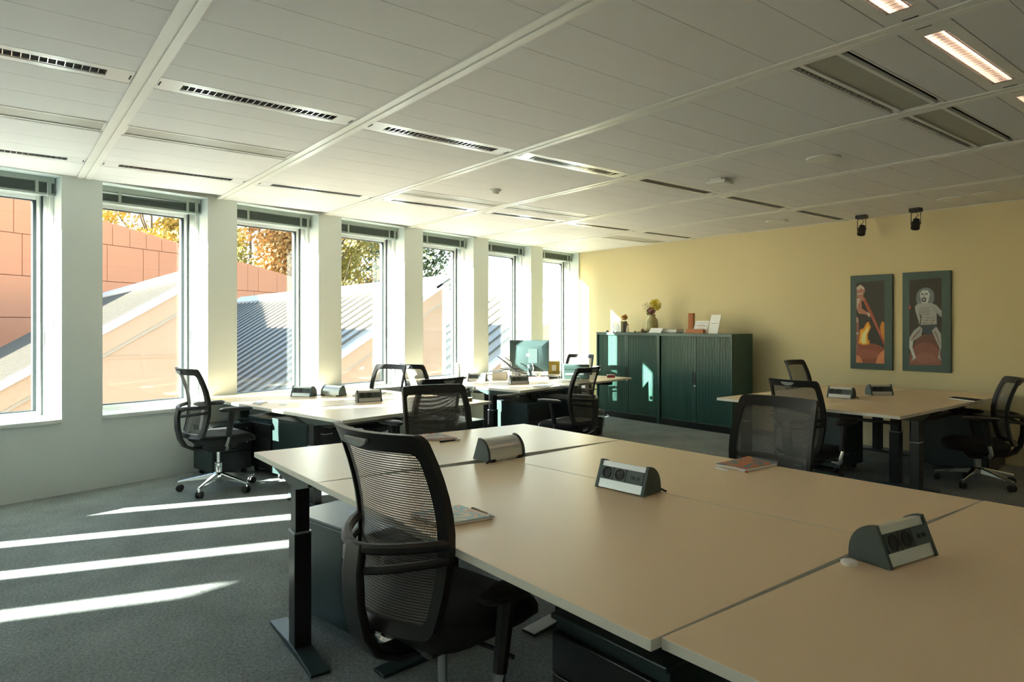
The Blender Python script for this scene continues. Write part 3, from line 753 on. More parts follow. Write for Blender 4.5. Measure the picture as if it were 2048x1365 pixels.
    MB().lathe([(0.05,0.08),(0.055,0.10),(0.055,0.135),(0.035,0.15)],20).build('base_hub', M_CHROME, r, True)
    leg_d = None
    for k in range(5):
        a = R(18+72*k)
        if leg_d is None:
            lm = MB().add([(0.04,-0.024,0.095),(0.04,0.024,0.095),(0.04,0.02,0.145),(0.04,-0.02,0.145),(0.315,-0.014,0.068),(0.315,0.014,0.068),(0.315,0.011,0.088),(0.315,-0.011,0.088)],
                          [(0,1,2,3),(7,6,5,4),(0,4,5,1),(1,5,6,2),(2,6,7,3),(3,7,4,0)]).build('base_leg', M_CHROME, r, bevel=0.006)
            leg_d = lm
            ca = MB().lathe([(0.008,0.05),(0.008,0.085)],10,Matrix.Translation((0.305,0,0))).build('caster', M_CHROME, r, True)
            wh = MB()
            for sy in (-1,1):
                wh.lathe([(0.018,-0.009),(0.027,-0.007),(0.029,0.0),(0.027,0.007),(0.018,0.009)],18,Matrix.Translation((0.298,sy*0.017,0.029)) @ Matrix.Rotation(R(90),4,'X'))
            wh.box(0.285,0.315,-0.010,0.010,0.025,0.052)
            wh = wh.build('wheel', M_BLACK, ca, True)
            lm.rotation_euler.z = a; ca.rotation_euler.z = a
        else:
            o = lm.copy(); COL.objects.link(o); o.rotation_euler.z = a
            c2 = ca.copy(); COL.objects.link(c2); c2.rotation_euler.z = a
            w2 = wh.copy(); COL.objects.link(w2); w2.parent = c2
    return r, {c.name for c in UPPER}
proto, UP = chair_proto()
BASE_TYPES = ('column_sleeve','base_hub','base_leg','caster')
first = [True]
def chair(label, x, y, face, lift=0.0, base=None, arm=0.0):
    """face: compass angle (deg, math sense) the sitter looks towards"""
    global proto
    o = proto if first[0] else copy_tree(proto)
    first[0] = False
    o.location = (x,y,0); o.rotation_euler = (0,0,R(face-90)); o['label'] = label; o['category'] = 'chair'
    for c in o.children:
        if c.name.split('.')[0] in BASE_TYPES:
            if base is not None and c.name.split('.')[0] in ('base_leg','caster'): c.rotation_euler.z += R(base)
        else: c.location.z = lift + (arm if c.name.startswith('armrest') else 0.0)
    return o
CH = [
 ('mesh office chair standing alone in front of the window bench, seat turned sideways', -5.93, 1.50, 97, 0.0, 5),
 ('large black mesh chair in the foreground pushed to the near bench', -1.785, 1.12, 98, 0.065, 0),
 ('mesh chair facing the sunlit near desk edge with the red notebook', -3.38, 2.17, -8, -0.03, 20),
 ('mesh chair back to back behind the sunlit one, only its top bar showing', -4.55, 2.66, 190, -0.05, 10),
 ('slim-framed mesh chair at the window, leaning against its crossed neighbour', -6.49, 3.23, -68, -0.09, 0),
 ('mesh chair at the window turned to the cluttered bench', -6.74, 4.03, 98, -0.10, 0),
 ('mesh chair with armrests in front of the cabinets beside the waste bin', -4.98, 4.62, 193, -0.07, 12),
 ('mesh chair beyond the monitor beside the clear bottle', -7.0, 6.58, -74, -0.09, 0),
 ('large mesh chair on the far side of the near bench behind the red magazine', -1.86, 2.96, -90, -0.02, 30),
 ('mesh chair with pale grip at the front of the picture bench', -2.79, 5.30, 86, -0.085, 0),
 ('mesh chair between the picture bench and the green cabinets', -3.68, 7.12, 3, -0.05, 0),
 ('black mesh chair with chrome star base leaning back by the yellow wall', -2.06, 6.76, 208, -0.10, 55),
]
for c in CH: chair(c[0], c[1], c[2], c[3], c[4], c[5], -0.13 if c[4] > 0.02 else 0.0)

# ---------------------------------------------------------------- power docks
def dock_proto():
    r = thing('power_dock', '', 'power dock')
    W = 0.110
    prof = [(-0.06,0.0),(-0.026,0.098)] + [(-0.026+0.0+0.045*math.sin(R(t))*1.0, 0.098+0.012*math.cos(R(t))-0.012+0.0) for t in ()] 
    def profile(s, y0=0.0):
        pts = [(-0.060,0.004),(-0.022,0.100)]
        for k in range(1,9):
            a = R(90 - 11*k); pts.append((-0.022+0.075*math.cos(a)*0.95, 0.025+0.075*math.sin(a)))
        pts += [(0.050,0.004)]
        c = (-0.008,0.045)
        return [(c[0]+(p[0]-c[0])*s, c[1]+(p[1]-c[1])*s) for p in pts]
    MB().extrude_x(profile(0.97), -W+0.012, W-0.012).build('body', M_ALU, r, True)
    for sx in (-1,1):
        MB().extrude_x(profile(1.05), sx*(W-0.006)-0.006, sx*(W-0.006)+0.006).build('end_cap', M_SOCKET, r, True)
    sl = math.atan2(0.096,0.038)
    Mp = Matrix.Translation((0,-0.060,0.004)) @ Matrix.Rotation(sl,4,'X')    # local y up the slope, z out of it
    pa = MB().box(-W+0.014, W-0.014, 0.034, 0.082, 0.0, 0.004, Mp).build('socket_panel', M_SOCKET, r)
    for cx in (-0.066, -0.008):
        MB().lathe([(0.021,0.0),(0.021,0.006),(0.018,0.0065),(0.016,0.004),(0,0.004)],20,Mp @ Matrix.Translation((cx,0.058,0.0))).build('socket', M_HOLE, pa, True)
        box_m = MB().box(cx+0.027,cx+0.030,0.034,0.082,0.0,0.005,Mp); box_m.build('divider', M_HOLE, pa)
    for cx in (0.050,0.074):
        MB().box(cx-0.006,cx+0.006,0.052,0.062,0.004,0.006,Mp).build('data_port', M_HOLE, pa)
    for sx in (-1,1): box('clamp_foot', M_BLACK, sx*(W-0.03)-0.012, sx*(W-0.03)+0.012, 0.02, 0.055, 0.0, 0.012, r)
    MB().tube([(W-0.02,0.04,0.012),(W-0.005,0.055,0.012),(W+0.012,0.058,0.006),(W+0.018,0.062,0.004)],0.004,6).build('cable', M_BLACK, r, True)
    return r
dp = dock_proto(); dfirst = [True]
def dock(label, px, py, z, face):
    """face = direction (deg) the sockets look towards; px,py = centre on the desk"""
    o = dp if dfirst[0] else copy_tree(dp); dfirst[0] = False
    o.location = (px,py,z); o.rotation_euler = (0,0,R(face+90)); o['label'] = label; o['category'] = 'power dock'
    return o
a = atz(1250,975,ZN); dock('power dock with two black sockets facing out on the near bench seam', -1.70, 1.885, ZN, -84)
dock('tilted dark power dock with a white cap beside it', -0.775, 1.90, ZN, -8)
dock('power dock showing its curved metal back on the near bench', -2.455, 1.85, ZN, 183)
dock('power dock with sockets facing out on the window bench', *atz(608,793,ZL)[:2], ZL, -55)
dock('power dock turned away beside its twin on the window bench', *atz(667,792,ZL)[:2], ZL, 120)
dock('lone power dock at the desk seam of the window bench', *atz(737,803,ZL)[:2], ZL, -12)
dock('power dock near the glass dome on the cluttered bench', *atz(955,763,ZL)[:2], ZL, -50)
dock('power dock under the black wire ornament on the cluttered bench', *atz(1037,768,ZL)[:2], ZL, -20)
dock('dark power dock on the front desk of the picture bench', *atz(1683,796,ZR)[:2], ZR, -84)
dock('brass-toned power dock at the seam of the picture bench', *atz(1758,790,ZR)[:2], ZR, -35)
p = atz(1698,1130,ZN)
r = thing('plug_cap', 'small white round cap lying beside the tilted dark dock', 'cap', (p.x,p.y,ZN)); MB().lathe([(0.018,0),(0.02,0.003),(0.02,0.009),(0.017,0.011),(0,0.011)],24).build('cap_body', M_PAPER, r, True)

# ---------------------------------------------------------------- tambour cabinets
def cabinet(label, x0, x1):
    Y0, Y1, H = 7.30, 7.76, 1.265
    W = x1-x0
    r = thing('tambour_cabinet', label, 'cabinet', (x0, Y0, 0))
    b = MB(); b.box(0,0.022,0,Y1-Y0,0.0,H); b.box(W-0.022,W,0,Y1-Y0,0.0,H); b.box(0.022,W-0.022,0,Y1-Y0,H-0.04,H); b.box(0.022,W-0.022,0.02,Y1-Y0,0,0.09); b.box(0.022,W-0.022,Y1-Y0-0.02,Y1-Y0,0.09,H-0.04); b.box(0.022,W-0.022,0.08,0.09,0.09,H-0.04)
    b.build('carcass', M_CAB, r, bevel=0.002)
    box('plinth', M_BLACKMETAL, 0.03, W-0.03, 0.008, 0.02, 0.0, 0.085, r)
    for h in (0,1):
        xa, xb = (0.03, W/2-0.002) if h == 0 else (W/2+0.002, W-0.03)
        sh = box('shutter', M_CABSHUT, xa, xb, 0.030, 0.036, 0.092, H-0.042, r)
        pitch = 0.0235; n = int((xb-xa-0.03)/pitch); sd = None
        st = xa if h == 0 else xa+0.03
        for q in range(n):
            if sd is None:
                pr = [(0.0,0.031),(0.004,0.0235),(0.017,0.0225),(0.021,0.031)]
                o = MB().prism([(p_[0]+0.001,p_[1]) for p_ in pr],0.093,H-0.044).build('shutter_slat', M_CABSHUT, sh, True); sd = o.data
            else:
                o = bpy.data.objects.new('shutter_slat', sd); COL.objects.link(o); o.parent = sh
            o.location.x = st + q*pitch
        xe0, xe1 = (xb-0.03, xb) if h == 0 else (xa, xa+0.03)
        rail = box('lead_rail', M_CAB, xe0, xe1, 0.016, 0.032, 0.092, H-0.044, sh, 0.003)
        xm = 0.5*(xe0+xe1)
        box('recess_handle', M_HOLE, xm-0.008, xm+0.008, 0.013, 0.017, 0.60, 0.76, rail)
    MB().lathe([(0.013,0),(0.013,0.012),(0.010,0.014),(0,0.014)],14,Matrix.Translation((W/2+0.02,0.017,0.565)) @ Matrix.Rotation(R(90),4,'X')).build('lock', M_CHROME, r, True)
    return r
cabinet('dark green tambour cabinet with the flower vase on top, next to the window corner', -7.228, -6.032)
cabinet('dark green tambour cabinet with orange blocks and certificate on top', -6.028, -4.856)
ZC = 1.265
def on_cab(px, py, Y): 
    p = atY(px, py, Y); return p.x
def lean_card(name, label, cat, cx, y, w_, h_, tilt, material, parts=(), yaw=0.0, th=0.006):
    r = thing(name, label, cat, (cx,y,ZC), yaw)
    M = Matrix.Rotation(-tilt,4,'X')
    MB().box(-w_/2,w_/2,0,th,0.0,h_,M).build('board', material, r)
    for nm, m_, x0,x1,z0,z1 in parts: MB().box(x0,x1,-0.001,0.0005,z0,z1,M).build(nm, m_, r)
    return r
M_INK = mat('print_ink', (0.16,0.17,0.2), 0.7); M_INKR = mat('print_rose', (0.55,0.30,0.33), 0.7)
# metal plaque clock
cx = on_cab(1236,653,7.42)
r = thing('metal_keepsake', 'square brushed metal plaque with an embossed shape on the cabinet', 'plaque', (cx,7.42,ZC), R(-6))
box('plate', M_ALU, -0.075,0.075,-0.012,0.05,0.004,0.165,r,0.012)
pm = MB()
for q,(x,z,rr) in enumerate(((0.0,0.06,0.03),(0.025,0.085,0.018),(-0.025,0.05,0.02),(0.01,0.11,0.012),(0.035,0.045,0.016))): pm.lathe([(rr,0),(rr*0.8,0.006),(0,0.008)],12,Matrix.Translation((x,-0.012,z)) @ Matrix.Rotation(R(90),4,'X'))
pm.build('embossing', mat('worn_silver',(0.6,0.63,0.63),0.5,0.6), r, True)
for sx in (-1,1): box('foot', M_ALU, sx*0.05-0.012, sx*0.05+0.012, -0.01,0.05,0.0,0.006,r)
cx = on_cab(1226,653,7.47)
r = thing('photo_stand', 'narrow white frame standing behind the metal plaque', 'photo stand', (cx,7.50,ZC), R(-6)); box('frame_board', M_PAPER, -0.04,0.06,0,0.02,0.0,0.165,r,0.004); box('back_strut', M_PAPER, -0.005,0.015,0.02,0.05,0,0.1,r)
cx = on_cab(1250,655,7.50)
r = thing('small_vase', 'small engraved dark vase holding one orange flower head', 'vase', (cx,7.50,ZC))
MB().lathe([(0.03,0),(0.034,0.02),(0.034,0.15),(0.028,0.165),(0.02,0.16),(0.0,0.1)],18).build('vase_body', mat('engraved_stone',(0.16,0.15,0.13),0.6,noise=(60,0.6)), r, True)
MB().tube([(0,0,0.1),(0.0,0,0.17),(-0.005,0,0.20)],0.004,6).build('stem', mat('dry_stem',(0.2,0.17,0.06),0.8), r)
def blossom(name, parent, c, rad, n, size, material, seed, squash=1.0):
    rnd = random.Random(seed); vs=[];fs=[]
    for q in range(n):
        d = Vector((rnd.gauss(0,1),rnd.gauss(0,1),rnd.gauss(0,1)*squash)).normalized(); p = Vector(c)+d*rad*rnd.random()**0.55
        a = d.orthogonal().normalized()*size*rnd.uniform(0.6,1.2); b = (d+Vector((rnd.uniform(-.6,.6),rnd.uniform(-.6,.6),rnd.uniform(-.6,.6)))).normalized()*size*rnd.uniform(0.6,1.2)
        o=len(vs); vs += [p-a*0.5,p+b*0.5,p+a*0.5,p-b*0.5]; fs.append((o,o+1,o+2,o+3))
    me = bpy.data.meshes.new(name); me.from_pydata([tuple(v) for v in vs],[],fs); me.materials.append(material)
    o = bpy.data.objects.new(name, me); COL.objects.link(o); o.parent = parent; o['kind']='stuff'
    return o
blossom('flower_head', r, (-0.008,0,0.225), 0.045, 160, 0.022, mat('dried_orange',(0.55,0.27,0.04),0.8,noise=(40,0.3)), 4, 0.8)
cx = on_cab(1257,660,7.46)
r = thing('cork_bottle', 'little white bottle beside the orange flower', 'bottle', (cx,7.44,ZC)); MB().lathe([(0.02,0),(0.021,0.005),(0.017,0.06),(0.010,0.08),(0.010,0.10)],16).build('bottle_body', mat('ivory',(0.75,0.68,0.5),0.4), r, True); MB().lathe([(0.009,0.10),(0.011,0.105),(0.011,0.125),(0.006,0.13)],12).build('cork', mat('cork_red',(0.35,0.14,0.1),0.7), r, True)
# pebbles and fir cones
rnd = random.Random(12)
for q,(px,s,lab) in enumerate(((1215,0.022,'small dark pebble lying alone on the cabinet edge'),(1270,0.020,'brown seed pod among the small things before the vase'),(1277,0.016,'little pale pod beside the brown seed pod'),(1285,0.028,'upright brown fir cone beside the flower vase'),(1291,0.024,'dark round stone touching the flower vase card'))):
    cx = on_cab(px,660,7.40); o = MB(); vs=[];fs=[]
    n=10; prof=[(0.0,0.0),(0.7,0.05),(1.0,0.5),(0.8,1.0),(0.45,1.5),(0.0,1.7)]
    pts=[]
    for i,(rr,z) in enumerate(prof):
        for k in range(n):
            a=2*PI*k/n; j=1+rnd.uniform(-0.18,0.18); vs.append((cx-cx+rr*s*math.cos(a)*j, rr*s*math.sin(a)*j, z*s*(1.25 if q==3 else 0.75)))
    for i in range(len(prof)-1):
        for k in range(n): fs.append((i*n+k,i*n+(k+1)%n,(i+1)*n+(k+1)%n,(i+1)*n+k))
    o = o.add(vs,fs).build(('pebble','seed_pod','seed_pod','fir_cone','pebble')[q], mat('pod_%d'%q,((0.03,0.03,0.03),(0.2,0.13,0.06),(0.4,0.3,0.2),(0.22,0.12,0.06),(0.05,0.04,0.035))[q],0.8,noise=(80,0.4)))
    o.location=(cx,7.40,ZC); tag(o, lab, ('pebble','seed pod','seed pod','fir cone','pebble')[q])
# flower vase
cx = on_cab(1303,655,7.55)
r = thing('flower_vase', 'olive ceramic jar vase with yellow, white and dark red dried flowers', 'vase', (cx,7.56,ZC))
MB().lathe([(0.055,0),(0.075,0.015),(0.086,0.06),(0.086,0.15),(0.078,0.19),(0.05,0.225),(0.047,0.25),(0.054,0.262),(0.048,0.262),(0.042,0.25),(0.0,0.2)],28).build('vase_body', mat('olive_ceramic',(0.40,0.36,0.15),0.35,noise=(9,0.35)), r, True)
stm = MB()
for q in range(14):
    a=rnd.uniform(0,2*PI); e=rnd.uniform(0.03,0.1); stm.tube([(0.01*math.cos(a),0.01*math.sin(a),0.2),(e*0.5*math.cos(a),e*0.5*math.sin(a),0.30),(e*math.cos(a),e*math.sin(a),0.36)],0.002,5)
stm.build('stems', mat('green_stem',(0.13,0.17,0.05),0.8), r)
blossom('yellow_blossom', r, (0.065,0.0,0.40), 0.088, 620, 0.017, mat('mimosa',(0.72,0.58,0.03),0.8), 5)
blossom('white_blossom', r, (-0.085,0.01,0.37), 0.085, 230, 0.014, mat('dried_white',(0.66,0.60,0.42),0.8), 6)
blossom('red_blossom', r, (0.03,-0.05,0.315), 0.062, 260, 0.016, mat('dark_red_flower',(0.22,0.035,0.035),0.8), 8, 0.7)
blossom('pale_pink_blossom', r, (0.03,-0.085,0.315), 0.035, 60, 0.014, mat('pale_pink',(0.7,0.45,0.42),0.8), 9, 0.7)
blossom('leaves', r, (-0.03,-0.02,0.30), 0.05, 110, 0.022, mat('dry_leaf',(0.16,0.19,0.06),0.8), 10)
lean_card('white_card', 'blank white card leaning low in front of the vase', 'card', on_cab(1309,660,7.38), 7.38, 0.235, 0.085, R(38), M_PAPER, yaw=R(-4))
cx = on_cab(1338,660,7.50)
r = thing('green_book', 'flat olive green book lying behind the white card', 'book', (cx,7.57,ZC), R(3)); box('cover', mat('olive_cloth',(0.23,0.22,0.08),0.8), -0.13,0.13,-0.09,0.09,0.0,0.055,r,0.004); box('pages', M_PAPER, -0.125,0.132,-0.091,0.085,0.006,0.049,r)
M_ORANGE = mat('orange_wood', (0.48,0.17,0.055), 0.55, noise=(14,0.2), stretch=(1,1,6))
cx = on_cab(1383,650,7.60)
r = thing('orange_block', 'tall orange wooden block standing on end', 'block', (cx,7.60,ZC), R(18)); box('block_body', M_ORANGE, -0.036,0.036,-0.036,0.036,0,0.275,r,0.002); box('end_stamp', M_INK, -0.012,0.012,-0.037,-0.036,0.24,0.243,r)
cx = on_cab(1391,662,7.38)
r = thing('orange_block', 'low orange wooden block lying in front of the certificate', 'block', (cx,7.38,ZC), R(8)); box('block_body', M_ORANGE, -0.125,0.125,-0.03,0.03,0,0.058,r,0.002); box('inlay', M_PAPER, -0.03,0.085,-0.015,0.02,0.058,0.062,r)
cx = on_cab(1401,650,7.47)
f = lean_card('certificate', 'framed certificate leaning between the orange block and white card', 'certificate', cx, 7.44, 0.235, 0.18, R(22), M_PAPER,
   (('border', M_INK, -0.10,0.10,0.022,0.025),('border', M_INK, -0.10,0.10,0.155,0.158),('border', M_INK, -0.10,-0.097,0.025,0.155),('border', M_INK, 0.097,0.10,0.025,0.155),('print_line', M_INKR, -0.075,0.075,0.102,0.114),('print_line', M_INK, -0.05,0.05,0.075,0.079),('print_line', M_INK, -0.055,0.055,0.13,0.134),('seal', M_INK, -0.006,0.006,0.035,0.055)), yaw=R(-5))
f.location.z = ZC
cx = on_cab(1427,655,7.44)
lean_card('white_card', 'tall white folded card standing right of the certificate', 'card', cx, 7.42, 0.165, 0.255, R(15), M_PAPER, (('print_line', M_INK, -0.055,0.06,0.133,0.138),), yaw=R(-8))

# ---------------------------------------------------------------- framed pictures
M_PFRAME = mat('stained_green_wood', (0.055,0.105,0.092), 0.55, noise=(12,0.15), stretch=(1,1,0.3))
def picture(label, x0, x1, z0, z1, quad, polys, inner):
    """quad: crop-pixel corners TL,TR,BR,BL of the frame; polys: (colour, [(px,py)...])"""
    W, H = x1-x0, z1-z0
    r = thing('framed_picture', label, 'picture', (x0, YB-0.03, z0))
    box('frame', M_PFRAME, 0, W, 0, 0.03, 0, H, r, 0.003)
    (xl, yt0), (xr, yt1), (_, yb1), (_, yb0) = quad
    def uv(p):
        u = (p[0]-xl)/(xr-xl); t = yt0+(yt1-yt0)*u; b = yb0+(yb1-yb0)*u
        return u*W, (1-(p[1]-t)/(b-t))*H
    layers = [((0.045,0.043,0.034), inner)] + polys
    mats = {}; k = 0
    pr = MB(); idx = []; ml = []
    for col, pts in layers:
        k += 1
        if col not in mats: mats[col] = len(ml); ml.append(mat('print_%.3f_%.3f_%.3f' % col, col, 0.6, noise=(60,0.18)))
        o = len(pr.v); y = -0.0008 - 0.00012*k
        pr.v += [(uv(p)[0], y, uv(p)[1]) for p in pts]; pr.f.append(tuple(range(o,o+len(pts)))); idx.append(mats[col])
    me = bpy.data.meshes.new('print'); me.from_pydata(pr.v,[],pr.f)
    for m_ in ml: me.materials.append(m_)
    for pi, pol in enumerate(me.polygons): pol.material_index = idx[pi]
    o = bpy.data.objects.new('print', me); COL.objects.link(o); o.parent = r
RD=(0.40,0.09,0.05); SK=(0.46,0.21,0.14); WH=(0.60,0.52,0.46)
rp = random.Random(5)
poly1 = [((0.30,0.085,0.045),[(210,940),(400,932),(470,950),(540,985),(540,1172),(208,1162)]),((0.36,0.11,0.06),[(212,1010),(330,1000),(500,1040),(520,1100),(300,1120),(212,1100)]),
 ((0.72,0.27,0.12),[(210,1072),(250,1085),(275,1120),(288,1162),(209,1160)]),((0.72,0.27,0.12),[(540,1008),(500,1035),(465,1085),(440,1168),(540,1171)]),
 ((0.66,0.27,0.05),[(490,745),(505,690),(520,668),(541,690),(541,920),(505,840)]),
 (RD,[(285,410),(318,396),(400,560),(541,905),(541,965),(470,800)]),((0.52,0.16,0.10),[(292,420),(302,415),(500,830),(492,835)]),
 (SK,[(215,268),(262,237),(308,268),(318,318),(300,345),(292,385),(218,380)]),(WH,[(215,275),(262,236),(314,288),(296,300),(265,275),(240,305),(217,290)]),(WH,[(219,346),(290,335),(290,350),(219,360)]),
 (SK,[(214,382),(298,378),(316,408),(275,440),(280,520),(330,555),(372,590),(372,628),(330,590),(240,580),(214,520)]),(WH,[(215,410),(270,395),(250,425),(222,470)]),(WH,[(216,440),(262,440),(232,470),(220,540)]),(WH,[(340,560),(378,585),(372,625),(345,592)]),
 ((0.34,0.14,0.11),[(212,610),(238,628),(244,760),(240,860),(232,1000),(214,1070)]),(WH,[(214,625),(232,640),(236,690),(216,680)]),(WH,[(213,805),(240,800),(240,825),(213,828)]),
 ((0.80,0.27,0.02),[(236,935),(256,770),(300,752),(330,690),(362,672),(388,740),(352,820),(350,880),(376,905),(365,945),(300,955)]),((0.95,0.55,0.06),[(250,920),(270,790),(312,765),(350,690),(374,745),(338,830),(345,905),(362,935),(300,946)]),((1.0,0.82,0.38),[(268,905),(290,820),(326,780),(352,735),(350,780),(322,850),(332,920),(300,938)])]
picture('framed picture of a fire and a person blowing a long red pipe', -3.673, -3.213, 0.873, 1.952, ((137,135),(630,112),(628,1250),(135,1230)), poly1, [(212,212),(541,188),(541,1172),(209,1162)])
GR=(0.42,0.45,0.44); LG=(0.55,0.60,0.60)
poly2 = [((0.16,0.07,0.05),[(846,1060),(905,940),(960,838),(1120,828),(1190,940),(1219,1050),(1219,1197),(846,1195)]),((0.27,0.105,0.075),[(846,1120),(900,980),(980,930),(1100,935),(1185,1000),(1219,1130),(1219,1197),(846,1195)]),((0.33,0.14,0.10),[(880,1120),(1000,1040),(1120,1060),(1190,1150),(1000,1180)]),
 ((0.20,0.235,0.25),[(925,420),(935,345),(970,300),(1025,276),(1085,284),(1132,330),(1140,420),(1105,500),(1060,470),(985,470),(945,490)]),
 (LG,[(972,345),(1005,308),(1062,310),(1088,352),(1074,430),(1050,490),(1000,485),(982,420)]),((0.05,0.05,0.05),[(988,348),(1010,346),(1010,362),(990,364)]),((0.05,0.05,0.05),[(1036,346),(1062,346),(1060,362),(1038,362)]),((0.06,0.06,0.06),[(990,402),(1020,392),(1048,402),(1044,442),(1020,450),(994,440)]),(LG,[(1004,412),(1036,412),(1032,428),(1008,428)]),((0.34,0.37,0.38),[(1014,350),(1028,350),(1032,386),(1010,386)]),
 (GR,[(918,492),(955,468),(1100,458),(1168,488),(1223,556),(1222,632),(1165,578),(1167,712),(980,722),(990,620),(950,555)]),(GR,[(914,498),(946,515),(978,640),(968,722),(948,645),(916,545)]),
 ((0.05,0.07,0.085),[(978,722),(1168,714),(1172,752),(1110,796),(1090,842),(1042,820),(1000,792)]),
 (GR,[(972,732),(1002,768),(988,850),(896,912),(884,985),(928,1112),(868,1158),(888,1100),(844,985),(848,872),(898,790)]),(LG,[(850,905),(892,915),(884,985),(926,1108),(895,1118),(848,985)]),
 (GR,[(1110,790),(1160,738),(1216,828),(1219,985),(1202,1062),(1219,1140),(1178,1110),(1202,1000),(1148,880)]),((0.6,0.12,0.08),[(838,524),(852,476),(869,522),(855,530)])]
for row in range(3):
    for q in range(8):
        x = 1000+q*20; y = 620+row*34; c = ((0.10,0.09,0.08),(0.5,0.36,0.12),(0.45,0.2,0.2),(0.12,0.11,0.1))[(q+row)%4]
        poly2.append((c,[(x,y),(x+5,y+12),(x,y+26),(x-5,y+12)]))
for q in range(5): poly2.append(((0.15,0.14,0.13),[(960,520+q*20),(1090,512+q*20),(1090,516+q*20),(960,525+q*20)]))
for q in range(9):
    t=q/9; poly2.append((((0.12,0.12,0.12) if q%2 else (0.42,0.17,0.17)),[(985-100*t,760+110*t),(992-95*t,766+118*t),(960-95*t,810+110*t),(955-95*t,800+110*t)]))
    poly2.append((((0.12,0.12,0.12) if q%2 else (0.42,0.2,0.2)),[(1130+70*t,780+150*t),(1137+70*t,778+150*t),(1165+50*t,800+170*t),(1158+50*t,806+170*t)]))
for q in range(7): poly2.append(((0.34,0.36,0.35),[(1110+12*q,480+12*q),(1114+12*q,480+12*q),(1150+10*q,560+10*q),(1146+10*q,560+10*q)]))
picture('framed picture of a crouching figure covered in white body paint', -3.110, -2.641, 0.878, 1.956, ((760,102),(1322,72),(1316,1288),(757,1264)), poly2, [(850,190),(1221,160),(1219,1198),(845,1195)])

# ---------------------------------------------------------------- things on the desks
def print_cover(cols, name):
    m = bpy.data.materials.new(name); m.use_nodes = True; n = m.node_tree; b = n.nodes['Principled BSDF']; b.inputs['Roughness'].default_value = 0.45
    tc = n.nodes.new('ShaderNodeTexCoord'); nz = n.nodes.new('ShaderNodeTexNoise'); nz.inputs['Scale'].default_value = 9; nz.inputs['Detail'].default_value = 1.5; nz.inputs['Distortion'].default_value = 1.2
    n.links.new(tc.outputs['Object'], nz.inputs['Vector']); rp_ = n.nodes.new('ShaderNodeValToRGB'); rp_.color_ramp.interpolation = 'CONSTANT'
    e = rp_.color_ramp.elements; e[0].color = (*cols[0],1); e[0].position = 0; e[1].position = 0.42; e[1].color = (*cols[1],1)
    for k, c in enumerate(cols[2:]): x = e.new(0.50+0.07*k); x.color = (*c,1)
    n.links.new(nz.outputs[0], rp_.inputs[0]); n.links.new(rp_.outputs[0], b.inputs['Base Color'])
    return m
COV1 = print_cover([(0.62,0.40,0.28),(0.25,0.42,0.42),(0.62,0.48,0.34),(0.55,0.27,0.2),(0.7,0.55,0.4)], 'cover_pastel')
COV2 = print_cover([(0.60,0.16,0.06),(0.62,0.22,0.07),(0.08,0.22,0.30),(0.55,0.12,0.06),(0.45,0.40,0.28)], 'cover_orange')
COV3 = print_cover([(0.55,0.20,0.13),(0.20,0.36,0.42),(0.62,0.42,0.28),(0.5,0.15,0.1),(0.65,0.55,0.45)], 'cover_red')
M_KRAFT = mat('kraft_edge', (0.42,0.28,0.14), 0.8)
def notebook(label, pts, z, cover, th=0.012):
    P = [Vector((p[0],p[1],0)) for p in pts]; c = sum(P,Vector())/len(P)
    r = thing('notebook', label, 'notebook', (c.x,c.y,z))
    lp = [((p-c).x,(p-c).y) for p in P]
    MB().prism(lp,0.0,0.002).build('back_cover', M_KRAFT, r); MB().prism([(x*0.985,y*0.985) for x,y in lp],0.002,th-0.002).build('pages', M_PAPER, r); MB().prism(lp,th-0.002,th).build('front_cover', cover, r)
    return r
def pen(label, a, b, z, body, tipc, r0=0.0045, name='pen'):
    A = Vector((a[0],a[1],z+r0)); B = Vector((b[0],b[1],z+r0)); d = (B-A)
    r = thing(name, label, 'pen', (A.x,A.y,z))
    f = lambda t: (d.x*t, d.y*t, r0)
    MB().tube([f(0),f(0.72)],r0,10).build('barrel', body, r, True); MB().tube([f(0.72),f(0.95),f(1.0)],r0,10,rs=[r0,r0*0.85,r0*0.25]).build('tip', tipc, r, True)
    MB().tube([(d.x*0.03,d.y*0.03,r0*2.2),(d.x*0.3,d.y*0.3,r0*2.2)],0.0014,6).build('clip', M_ALU, r)
def P2(*pts, z=ZN): return [tuple(atz(x,y,z)[:2]) for x,y in pts]
notebook('pastel patterned notebook beside the foreground chair', P2((820,1035),(918,1017),(985,1040),(880,1058)), ZN, COV1)
a, b = P2((944,1020),(990,1037)); pen('brown pen lying along the pastel notebook', a, b, ZN, mat('brown_pen',(0.30,0.17,0.07),0.4), M_ALU)
notebook('red patterned notebook on the sunlit window end desk', P2((820,884),(846,873),(880,871),(915,881)), ZN, COV3)
a, b = P2((880,886),(921,881)); pen('dark pen by the red notebook in the sunlight', a, b, ZN, M_BLACK, M_ALU)
notebook('orange patterned magazine on the far side of the near bench', P2((1432,934),(1497,919),(1555,932),(1495,945)), ZN, COV2, 0.014)
a, b = P2((1432,938),(1456,944)); pen('white pen on the window side of the orange magazine', a, b, ZN, M_PAPER, M_PAPER)
a, b = P2((1478,943),(1496,947)); pen('short white and red pen at the magazine corner', a, b, ZN, M_PAPER, mat('red_tip',(0.6,0.1,0.06),0.4))
notebook('dark notebook with white pages on the picture bench edge', P2((1897,798),(1908,796),(1966,802),(1950,805), z=ZR), ZR, M_SEAT, 0.012)
notebook('grey notebook lying on the window bench by the lone dock', P2((705,793),(725,788),(772,787),(752,793), z=ZL), ZL, M_GREYPL, 0.010)
notebook('grey notebook before the armrest on the window bench', P2((505,808),(520,803),(534,805),(519,811), z=ZL), ZL, M_GREYPL, 0.010)
